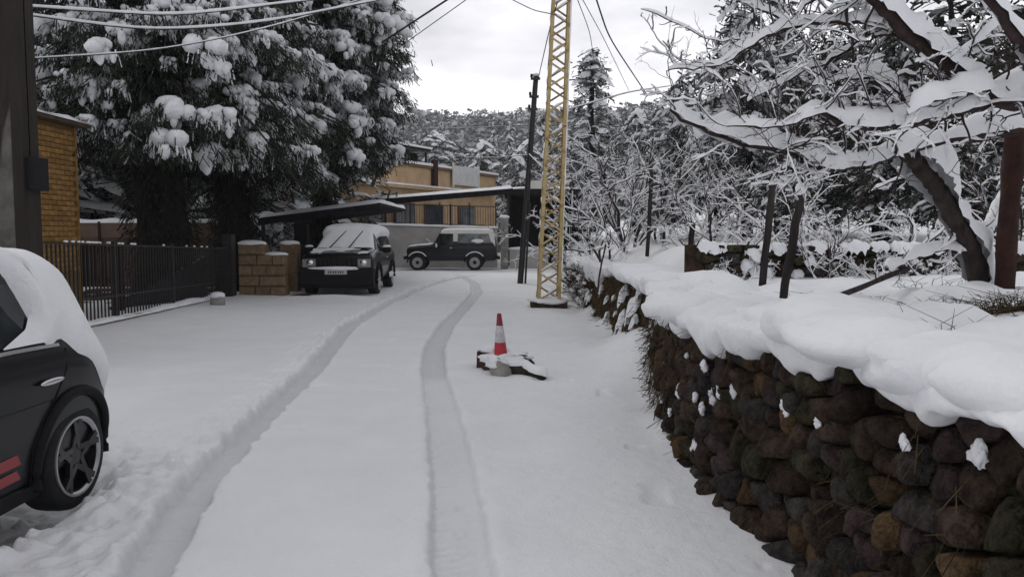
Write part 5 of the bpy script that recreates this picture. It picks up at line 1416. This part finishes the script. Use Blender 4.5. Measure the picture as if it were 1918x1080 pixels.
# ---- near fruit trees at the right: limbs traced in space
def limb(bw, bs, pts, r0, r1, snow, g, twigs=0, tl=.5, tsnow=.035, sides=8, kids=(3, 2), n=None, stick=False):
    """pts: (px, py, Y)"""
    P = np.array([tuple(at(*p)) for p in pts]); d = np.concatenate([[0], np.cumsum(np.linalg.norm(np.diff(P, axis=0), axis=1))])
    n = n or max(6, int(d[-1] / .05)); t = np.linspace(0, d[-1], n)
    Q = np.stack([np.interp(t, d, P[:, i]) for i in range(3)], 1)
    k = np.array([.25, .5, .25])
    for _ in range(3): Q[1:-1] = Q[:-2] * .25 + Q[1:-1] * .5 + Q[2:] * .25
    Q[1:-1] += g.normal(0, .006, (n - 2, 3))
    rr = np.linspace(r0, r1, n) * (1 + .12 * vnoise(np.arange(n) * .8, 2, seed=int(g.integers(99))))
    bw.tube(Q, rr, sides)
    if snow: snow_ridge(bs, Q, rr, snow, g, sides=9, stick=stick)
    for k in range(twigs * 2):
        tt = g.uniform(.02, 1); q = np.array([np.interp(tt * (n - 1), np.arange(n), Q[:, i]) for i in range(3)])
        i = min(int(tt * (n - 1)), n - 2); dd = norm(Q[i + 1] - Q[i])
        nd = dd * g.uniform(-.1, .8) + g.normal(0, .5, 3) + np.array([0, 0, g.uniform(-.15, .8)])
        grow(bw, bs, q, nd, tl * g.uniform(.4, 1.1), max(.004, min(.009, rr[i] * .35)), 1, g, tsnow * (k % 2), (0,) + tuple(kids), wig=.30, fine=4)
        if snow > .04 and rr[i] > .02 and g.random() < .4: put_pad(bs, q + np.array([0, 0, rr[i]]), g.uniform(.03, .075), g.uniform(0, 6.28), 0, g, stretch=1.5, hz=1.3)
    return Q

g = np.random.default_rng(611)
ft = thing('fruit_tree', 'leaning bare fruit tree with snow along its trunk and low limb at right', 'tree', tuple(at(1828, 560, 7.0)))
bw, bs = MB(), MB()
tb = MB(); ts = MB()
limb(tb, ts, [(1846, 590, 7.0), (1836, 530, 7.0), (1822, 475, 6.95), (1800, 430, 6.8), (1770, 375, 6.6), (1735, 325, 6.4), (1700, 288, 6.2), (1672, 268, 6.1)], .095, .055, .17, g, sides=12, stick=True)
tb.build('trunk', M['bark'], ft); ts.build('trunk_snow', M['snow'], ft)
limb(bw, bs, [(1985, 205, 6.0), (1888, 243, 6.0), (1761, 262, 6.0), (1690, 284, 6.0), (1649, 299, 5.9), (1585, 314, 5.7), (1525, 318, 5.5), (1495, 290, 5.4), (1443, 279, 5.3), (1387, 271, 5.2), (1331, 249, 5.1), (1275, 224, 5.0), (1255, 205, 5.0)], .042, .010, .095, g, twigs=20, tl=.62, tsnow=.024)
limb(bw, bs, [(1495, 290, 5.4), (1490, 250, 5.4), (1478, 230, 5.4)], .02, .01, .03, g, twigs=4, tl=.4)
limb(bw, bs, [(1525, 318, 5.5), (1470, 330, 5.2), (1435, 350, 5.0)], .012, .005, .02, g, twigs=4, tl=.3)
limb(bw, bs, [(1822, 470, 6.95), (1760, 465, 6.8), (1700, 485, 6.6), (1660, 505, 6.4)], .03, .012, .06, g, twigs=3, tl=.4)
limb(bw, bs, [(1826, 480, 6.95), (1850, 430, 7.1), (1880, 360, 7.3), (1930, 280, 7.4)], .05, .02, .05, g, twigs=4, tl=.5)
limb(bw, bs, [(1735, 325, 6.4), (1760, 280, 6.6), (1770, 230, 6.8), (1790, 150, 7.0)], .04, .012, .03, g, twigs=7, tl=.5)
bw.build('limbs', M['twig'], ft); bs.build('limb_snow', M['snow'], ft)

ft2 = thing('fruit_tree', 'second bare fruit tree reaching in from the right edge with thick snowy diagonal limbs', 'tree', (5.1, 6.0, 1.05))
bw, bs = MB(), MB(); tb = MB()
P0 = np.array([(5.12, 6.0, .9), (5.1, 6.0, 1.6), (5.0, 5.9, 2.2), (4.55, 5.4, 2.55), (4.05, 5.2, 2.5)])
tb.tube(P0, [.13, .12, .11, .09, .08], 12, jit=.05); tb.build('trunk', M['bark'], ft2)
limb(bw, bs, [(2090, 175, 5.2), (1960, 190, 5.1), (1858, 188, 5.0), (1835, 165, 5.0), (1779, 127, 4.95), (1723, 86, 4.9), (1675, 41, 4.9), (1634, -5, 4.9), (1580, -60, 4.9)], .072, .035, .10, g, twigs=12, tl=.55, tsnow=.026)
limb(bw, bs, [(1858, 188, 5.0), (1798, 209, 5.0), (1723, 226, 5.0), (1649, 238, 5.0), (1585, 241, 5.0), (1562, 228, 5.0), (1548, 207, 5.0), (1518, 213, 4.9), (1480, 236, 4.9), (1424, 238, 4.8), (1361, 236, 4.8)], .034, .006, .065, g, twigs=20, tl=.55, tsnow=.026)
limb(bw, bs, [(2090, 170, 5.2), (1980, 130, 4.6), (1917, 86, 4.5), (1892, 49, 4.5), (1850, -5, 4.5), (1820, -60, 4.5)], .05, .03, .085, g, twigs=6, tl=.45, tsnow=.026)
limb(bw, bs, [(1723, 86, 4.9), (1640, 40, 5.0), (1537, 41, 5.1), (1481, 52, 5.1), (1432, 64, 5.1), (1402, 86, 5.1), (1357, 122, 5.1), (1300, 128, 5.1), (1252, 130, 5.1)], .022, .006, .045, g, twigs=17, tl=.5, tsnow=.024)
limb(bw, bs, [(1634, -5, 4.9), (1560, -15, 5.0), (1510, 0, 5.1), (1484, 45, 5.1), (1462, 94, 5.1)], .016, .005, .03, g, twigs=8, tl=.45)
limb(bw, bs, [(1585, -10, 5.0), (1589, 37, 5.0), (1602, 127, 5.0)], .012, .006, .0, g, twigs=4, tl=.35)
limb(bw, bs, [(1484, 45, 5.1), (1400, 5, 5.2), (1335, -10, 5.2)], .012, .005, .025, g, twigs=4, tl=.3)
limb(bw, bs, [(1432, 64, 5.1), (1340, 80, 5.15), (1312, 67, 5.2), (1267, 41, 5.2), (1200, 17, 5.2)], .007, .003, .012, g, twigs=5, tl=.10, tsnow=.01, kids=())
limb(bw, bs, [(1850, 165, 4.9), (1790, 180, 4.8), (1740, 190, 4.7), (1700, 215, 4.7)], .018, .006, .07, g, twigs=6, tl=.4, tsnow=.026)
limb(bw, bs, [(1779, 127, 4.95), (1815, 95, 4.9), (1850, 60, 4.9), (1880, 40, 4.9)], .012, .006, .05, g, twigs=4, tl=.3, tsnow=.024)
limb(bw, bs, [(1723, 86, 4.9), (1722, 120, 4.9), (1725, 140, 4.9)], .018, .008, .0, g, twigs=3, tl=.3)
limb(bw, bs, [(1723, 226, 5.0), (1690, 170, 5.1), (1640, 140, 5.2), (1580, 150, 5.3), (1520, 160, 5.3)], .016, .006, .06, g, twigs=11, tl=.45, tsnow=.026)
limb(bw, bs, [(1640, 40, 5.0), (1600, 90, 5.2), (1540, 120, 5.4), (1470, 150, 5.5), (1400, 190, 5.5)], .014, .005, .05, g, twigs=12, tl=.45, tsnow=.026)
bw.build('limbs', M['twig'], ft2); bs.build('limb_snow', M['snow'], ft2)

# ================================================================== STREET FURNITURE AND SMALL THINGS
# ---- yellow lattice mast
c = gp(1027, 574)
mast = thing('lattice_mast', 'yellow painted lattice steel mast on a snowy concrete plinth', 'mast', (c.x, c.y, 0))
top = at(1059, -160, c.y); H = top.z
LX = (top.x - c.x) / H                                   # it leans a little to the right
def mp(sx, sy, z):
    hw = .25 - .075 * z / 9.0
    return Vector((c.x + LX * z + sx * hw, c.y + .02 * z + sy * hw, .10 + z))
for sx in (-1, 1):
    for sy in (-1, 1):
        b = MB(); q0, q1 = mp(sx, sy, 0), mp(sx, sy, H)
        b.bar(q0 + Vector((-sx * .03, 0, 0)), q1 + Vector((-sx * .025, 0, 0)), .07, .012); b.bar(q0 + Vector((sx * .006, -sy * .03, 0)), q1 + Vector((sx * .006, -sy * .025, 0)), .012, .07)
        b.build('leg', M['yellow_paint'] if sy < 0 else M['yellow_paint_worn'], mast, smooth=False)
z = .05; k = 0; snow_b = MB(); g = np.random.default_rng(3)
while z < H - .4:
    ph = .31 - .008 * z
    for (a, d) in (((-1, -1), (1, -1)), ((1, 1), (-1, 1)), ((-1, 1), (-1, -1)), ((1, -1), (1, 1))):
        if k % 2: a, d = d, a
        p, q = mp(*a, z), mp(*d, z + ph)
        off = Vector(((a[0] + d[0]) * .008, (a[1] + d[1]) * .008, 0))
        b = MB(); b.bar(p + off, q + off, .012, .042); b.build('brace', M['yellow_paint_worn'] if (k % 3 == 0 or g.random() < .3) else M['yellow_paint'], mast, smooth=False)
        if g.random() < .85:
            f0, f1 = sorted(g.uniform(.05, .95, 2)); s0, s1 = p.lerp(q, f0) + off, p.lerp(q, f1) + off
            if (s1 - s0).length > .08: snow_b.tube([s0 + Vector((0, 0, .024)), s0.lerp(s1, .5) + Vector((0, 0, .032)), s1 + Vector((0, 0, .024))], [.012, .026, .012], 5)
    z += ph; k += 1
for sy in (-1, 1):      # wind-blown snow stuck to the right-hand legs
    zz = np.linspace(.6, H - .3, 60); rr = np.clip(.017 + .014 * vnoise(zz * 2.5, sy, seed=70), .003, .04)
    snow_b.tube([mp(1, sy, z) + Vector((.015, 0, 0)) for z in zz], rr, 5)
snow_b.build('snow_dusting', M['snow'], mast, kind='stuff')
b = MB(); b.box((c.x - .40, c.y - .42, -.1), (c.x + .40, c.y + .42, .13)); b.build('plinth', M['earth'], mast, smooth=False)
b = MB(); b.blob((c.x, c.y, .14), (.47, .50, .085), amp=.2, fr=2.5, nu=36, nv=10, seed=5); b.build('plinth_snow', M['snow'], mast)

# ---- dark leaning pole
c = gp(974, 530); top = at(1004, 142, c.y)
pole = thing('utility_pole', 'dark leaning utility pole left of the yellow lattice mast', 'pole', (c.x, c.y, 0))
n = 16; P = [Vector((c.x, c.y, -.1)).lerp(top, t) for t in np.linspace(0, 1, n)]
b = MB(); b.tube(P, np.linspace(.10, .085, n), 10); b.build('shaft', M['black_iron'], pole)
b = MB(); b.tube([Vector((c.x + .17, c.y - .05, -.1)), P[6] + Vector((.11, -.08, 0))], .035, 8); b.build('stay_pipe', M['black_iron'], pole)
for f in (.985, .90, .84):
    q = Vector((c.x, c.y, 0)).lerp(top, f); b = MB(); b.box((q.x - .17, q.y - .12, q.z - .05), (q.x + .14, q.y - .06, q.z + .03)); br_ = b.build('bracket', M['black_iron'], pole, smooth=False)
    b = MB(); b.lathe([(.03, 0), (.05, .03), (.035, .06), (.05, .09), (.0, .12)], (q.x - .14, q.y - .09, q.z + .03), axis='z', seg=12); b.build('insulator', M['rust'], br_)
b = MB(); b.blob((top.x, top.y, top.z + .02), (.11, .11, .06), amp=.2); b.build('snow_cap', M['snow'], pole)

# ---- traffic cone on rubble
cc = at(938, 660, 9.0)
cone = thing('traffic_cone', 'red and white traffic cone standing on snowy rubble', 'traffic cone', (cc.x, cc.y, cc.z - .02))
cz = cc.z - .06; tl = -.018
def ring_stack(name, m, z0, z1, r0, r1):
    b = MB(); a = np.linspace(0, 2 * np.pi, 28, endpoint=False); P = np.zeros((6, 28, 3))
    for i, f in enumerate(np.linspace(0, 1, 6)):
        z = z0 + (z1 - z0) * f; r = r0 + (r1 - r0) * f
        P[i] = np.column_stack([cc.x + tl * z / .5 + r * np.cos(a), cc.y + r * np.sin(a), np.full(28, cz + z)])
    b.grid(P, wrap=True); return b.build(name, m, cone)
ring_stack('lower_band', M['cone_red'], .0, .185, .082, .064)
ring_stack('reflective_sleeve', M['cone_white'], .185, .38, .066, .041)
ring_stack('tip', M['cone_dark'], .38, .505, .040, .026)
b = MB(); b.lathe([(.026, 0), (.027, .006), (.02, .016), (0.0, .017)], (cc.x + tl, cc.y, cz + .505), axis='z', seg=20); b.build('tip_rim', M['cone_dark'], cone)
b = MB(); b.lathe([(.105, 0), (.105, .02), (.083, .03)], (cc.x, cc.y, cz - .02), axis='z', seg=28); b.build('base', M['cone_red'], cone)
b = MB(); b.blob((cc.x + .06, cc.y - .06, cz + .0), (.12, .08, .035), amp=.3, nu=16, nv=8); b.build('base_snow', M['snow'], cone)

g = np.random.default_rng(19)
def rock(b, c, rad, seed, rz=0.0):
    b.blob(c, rad, seed=seed, nu=18, nv=12, amp=.55, fr=1.3)
rub = thing('concrete_block', 'dark reddish block at the left of the rubble under the cone', 'block', tuple(gp(908, 692)))
q = gp(908, 694)
b = MB(); b.prism([(q.x - .10, q.y - .05, -.05), (q.x + .24, q.y - .09, -.05), (q.x + .22, q.y - .06, .20), (q.x - .09, q.y - .04, .23)], (.03, .30, .0)); b.build('block', mat('red_block', (.035, .02, .02), (.08, .045, .042), rough=.95, scale=14, bump=.6), rub, smooth=False)
b = MB(); b.blob((q.x + .085, q.y + .115, .225), (.185, .16, .065), amp=.4, fr=2.6, seed=2, nu=28, nv=12); b.build('snow_cap', M['snow'], rub)
rub2 = thing('rubble_stone', 'pale stone leaning in the middle of the rubble under the cone', 'stone', tuple(gp(930, 706)))
q = gp(932, 706)
b = MB(); rock(b, (q.x + .03, q.y + .03, .07), (.11, .10, .13), 12); b.build('stone', M['concrete'], rub2)
b = MB(); b.blob((q.x - .02, q.y + .07, .155), (.12, .10, .07), seed=13, amp=.5, fr=2.4, nu=28, nv=14); b.build('snow_cap', M['snow'], rub2)
rub3 = thing('rubble_log', 'low snow topped log lying at the right of the rubble under the cone', 'log', tuple(gp(985, 708)))
q = gp(948, 706); q2 = gp(1020, 712)
b = MB(); b.tube([(q.x, q.y + .08, .06), ((q.x + q2.x) / 2, q.y + .06, .055), (q2.x, q2.y + .06, .03)], [.075, .065, .045], 10, jit=.15); b.build('log', M['bark'], rub3)
b = MB(); P = np.array([(q.x - .05, q.y + .12, .10), (q.x + .12, q.y + .10, .11), ((q.x + q2.x) / 2, q.y + .10, .10), (q2.x - .06, q2.y + .1, .07), (q2.x + .03, q2.y + .1, .04)])
snow_ridge(b, np.array([[np.interp(t, np.linspace(0, 1, 5), P[:, i]) for i in range(3)] for t in np.linspace(0, 1, 24)]), .05, .07, g, sides=11); b.build('snow_cap', M['snow'], rub3)
rub4 = thing('rubble_stone', 'dark stone at the back of the rubble supporting the cone', 'stone', (cc.x, cc.y, 0))
b = MB(); rock(b, (cc.x + .02, cc.y + .02, .08), (.28, .2, .13), 21); b.build('stone', M['earth'], rub4)
b = MB(); b.blob((cc.x + .05, cc.y + .04, .16), (.31, .22, .07), seed=22, amp=.45, fr=2.6, nu=34, nv=14); b.build('snow_cap', M['snow'], rub4)

# bare patch of leafy earth by the gate wall
q = gp(545, 562); b = MB(); nr, na = 8, 36; a = np.linspace(0, 2 * np.pi, na, endpoint=False); P = np.zeros((nr, na, 3))
for i, f in enumerate(np.linspace(0, 1, nr)):
    rr = f * (1 + .6 * vnoise(np.cos(a) * 2.5, np.sin(a) * 2.5, seed=190))
    X, Yv = q.x + .15 + .38 * rr * np.cos(a), q.y + .75 + .30 * rr * np.sin(a)
    P[i] = np.column_stack([X, Yv, road_height(X, Yv)[0] + .03 * (1 - f ** 2) + (.012 if f < .95 else -.02)])
b.grid(P, wrap=True); tag(b.build('bare_earth', M['earth']), 'bare patch of brown earth beside the black off-roader', kind='structure')

# ---- garden posts
def post(name, label, base, topv, w, mtl=None, cap=False, cat='post'):
    t = thing(name, label, cat, tuple(base), 0)
    b = MB(); n = 8; P = [Vector(base).lerp(Vector(topv), f) + Vector((g.normal(0, .004), g.normal(0, .004), 0)) for f in np.linspace(0, 1, n)]
    P[0] = P[0] - Vector((0, 0, .12)); b.tube(P, w, 8, jit=.12); b.build('shaft', mtl or M['wood_post'], t)
    if cap:
        b = MB(); q = P[-1]; b.blob((q.x, q.y, q.z + .03), (w * 1.15, w * 1.15, .055), amp=.35, nu=12, nv=8); b.build('snow_cap', M['snow'], t)
    return t
post('fence_post', 'leaning dark wooden post nearest in the snowy garden', at(1466, 560, 6.4), at(1501, 362, 6.35), .035, cap=True)
post('fence_post', 'second dark leaning post behind the nearest one in the garden', at(1428, 518, 9.6), at(1449, 345, 9.5), .045)
post('fence_post', 'short dark post above the snow cap of the wall', at(1290, 497, 13.0), at(1297, 420, 13.0), .05)
post('fence_post', 'thin dark post left of the short post in the bare shrubs', at(1213, 470, 17), at(1221, 320, 17), .045)
post('fence_post', 'very thin stake beside the young sapling in the garden', at(1330, 490, 12), at(1331, 400, 12), .018)
post('rusty_post', 'dark rust red upright post at the right edge beside the fruit tree', at(1877, 560, 6.7), at(1904, 215, 6.7), .085, M['rust'], cat='post')
post('lying_pole', 'dark pole lying slanted in the garden snow with snow along it', at(1524, 572, 5.3), at(1700, 503, 6.6), .022, M['bark'], cat='pole')
post('bent_stake', 'thin bent dark stake leaning on the far end of the stone wall', at(1120, 533, 12.2), at(1134, 457, 12.2), .014, M['twig'], cat='stake')

# ---- dry grass and twigs poking through the snow
def tuft(label, px, py, Y, n, h, w, spread):
    p = at(px, py, Y); z = float(terrace_height(np.array([p.x]), np.array([Y]))[0])
    t = thing('grass_tuft', label, 'grass', (p.x, Y, z), 0)
    c = np.column_stack([p.x + g.normal(0, spread, n), Y + g.normal(0, spread * .6, n), np.full(n, z - .03)])
    b = MB()
    for i in range(n):
        d = norm(np.array([g.normal(0, .75), g.normal(0, .5), 1.0])); hh = h * g.uniform(.4, 1.2)
        m1 = c[i] + d * hh * .5; e1 = c[i] + d * hh + np.array([g.normal(0, .10), g.normal(0, .06), -hh * .25])
        b.tube([c[i], m1, e1], [w, w * .8, w * .4], 3, cap=False)
    b.build('stems', M['dry_grass'], t)
    return t
tuft('dense clump of brown dead grass on the snow near the rusty post', 1775, 600, 4.9, 420, .26, .0028, .11)
tuft('brown dead grass clump at the right edge on the snow', 1895, 610, 4.9, 240, .24, .0028, .10)
tuft('sparse dead stems hanging at the wall edge', 1790, 660, 3.6, 26, .36, .0025, .08)
tuft('thin dead stems poking from the snow cap above the nearest stones', 1700, 640, 3.3, 16, .22, .0022, .12)
tuft('dry twigs poking from the snow cap left of the leaning post', 1370, 610, 5.6, 18, .16, .0025, .15)
tuft('dry twigs poking from the far snow cap below the short post', 1250, 530, 9.0, 26, .2, .004, .25)
tuft('few thin dead stems in the middle of the snowy garden', 1640, 560, 6.6, 14, .16, .003, .15)
tuft('few dead stems beside the leaning post', 1520, 548, 7.2, 14, .14, .003, .15)
tuft('dead stems beside the fruit tree trunk', 1745, 540, 7.3, 34, .22, .003, .16)
br_thing = thing('brush_pile', 'dark brushwood at the foot of the lattice mast', 'brushwood', (1.55, 17.6, 0))
b = MB()
for i in range(420):
    y = g.uniform(15.8, 21); p0 = np.array([float(xw(y)) - .05 + g.normal(0, .13), y, g.uniform(0, .75)]); d = norm(np.array([g.normal(-.25, .5), g.normal(0, .5), g.uniform(-.1, 1)]))
    b.tube([p0, p0 + d * g.uniform(.1, .3), p0 + d * g.uniform(.3, .45) + np.array([0, 0, -.08])], [.007, .006, .003], 3, cap=False)
b.build('twigs', M['dry_grass'], br_thing)
b = MB()
for i in range(60):
    y = g.uniform(15.8, 21); s = g.uniform(.04, .12); b.blob((float(xw(y)) - .08 + g.normal(0, .12), y, g.uniform(.1, .95)), (s, s, s * .7), seed=i, nu=8, nv=6, amp=.4)
b.build('snow', M['snow'], br_thing, kind='stuff')

# ---- overhead wires
def wire(label, pts, r, snowy=0.0, sag=0.0):
    P = np.array([tuple(at(*p)) for p in pts]); n = 48
    s = np.linspace(0, 1, len(P)); t = np.linspace(0, 1, n)
    Q = np.stack([np.interp(t, s, P[:, i]) for i in range(3)], 1); Q[:, 2] -= sag * 4 * t * (1 - t)
    if len(pts) > 2:
        for _ in range(40): Q[1:-1] = Q[:-2] * .25 + Q[1:-1] * .5 + Q[2:] * .25
    o = thing('overhead_wire', label, 'wire', tuple(Q[0]))
    b = MB(); b.tube(Q, r, 6); b.build('cable', M['black_iron'], o)
    if snowy:
        b = MB(); b.tube(Q + np.array([0, 0, r + snowy * .6]), snowy * (1 + .25 * vnoise(np.arange(n) * .8, 1, seed=33)), 6); b.build('snow', M['snow'], o)
wire('thick snow laden wire across the left conifers, topmost', [(60, 14, 11), (330, 32, 11.5), (640, -6, 12)], .010, .022)
wire('second snow laden wire across the left conifers', [(60, 30, 11), (280, 60, 11.5), (500, 44, 12), (760, -10, 12.5)], .010, .020)
wire('lowest thin snowy wire across the left conifers', [(60, 110, 11), (300, 96, 12), (520, 50, 13), (800, -40, 14)], .008, .010)
wire('dark thick cable rising to the right from the right conifer', [(715, 80, 24), (845, -5, 20)], .026)
wire('thin wire crossing beside the dark thick cable', [(735, 98, 24), (880, -5, 20)], .012)
wire('cable from the top edge down to the lattice mast', [(950, -5, 20), (1000, 20, 18), (1042, 28, 16.6)], .012)
wire('wire from the top of the dark pole up to the lattice mast', [(1008, 148, 25.8), (1028, 60, 19), (1044, 5, 16.6)], .013)
wire('thick dark wire falling right from the top edge to the wood', [(1114, -10, 19), (1140, 70, 22), (1212, 178, 30)], .022)
wire('thin wire right of the lattice mast falling to the wood', [(1078, -10, 17), (1105, 60, 20), (1112, 110, 30)], .010)
wire('sagging thin wire in the sky between the mast and the wood', [(1086, -10, 17), (1130, 70, 20), (1178, 170, 30)], .010)
wire('snowy wire from the lattice mast right to the wood', [(1066, 205, 16.4), (1180, 172, 24), (1265, 160, 32)], .010, .016)
wire('snowy wire from the right conifer to the dark pole, upper', [(770, 242, 30), (880, 240, 28), (990, 234, 26.4)], .008, .010)
wire('snowy wire from the villa to the dark pole, lower', [(830, 292, 40), (920, 296, 33), (992, 290, 26.4)], .008, .012)
wire('snowy wire from the dark pole to the lattice mast', [(990, 288, 26.2), (1022, 320, 17)], .008, .014)

# ================================================================== AIR
b = MB(); b.box((-700, -60, -1.4), (800, 1010, 125))
hz = b.build('haze', [], smooth=False); hz['kind'] = 'stuff'; hz['label'] = 'thin winter haze over the whole valley'
hm = bpy.data.materials.new('haze'); hm.use_nodes = True
for n_ in list(hm.node_tree.nodes):
    if n_.type != 'OUTPUT_MATERIAL': hm.node_tree.nodes.remove(n_)
pv = hm.node_tree.nodes.new('ShaderNodeVolumePrincipled'); pv.inputs['Color'].default_value = (.94, .95, .97, 1); pv.inputs['Density'].default_value = .0004; pv.inputs['Anisotropy'].default_value = .2
hm.node_tree.links.new(pv.outputs[0], [n_ for n_ in hm.node_tree.nodes if n_.type == 'OUTPUT_MATERIAL'][0].inputs['Volume'])
hz.data.materials.append(hm)
scene.cycles.volume_bounces = 1
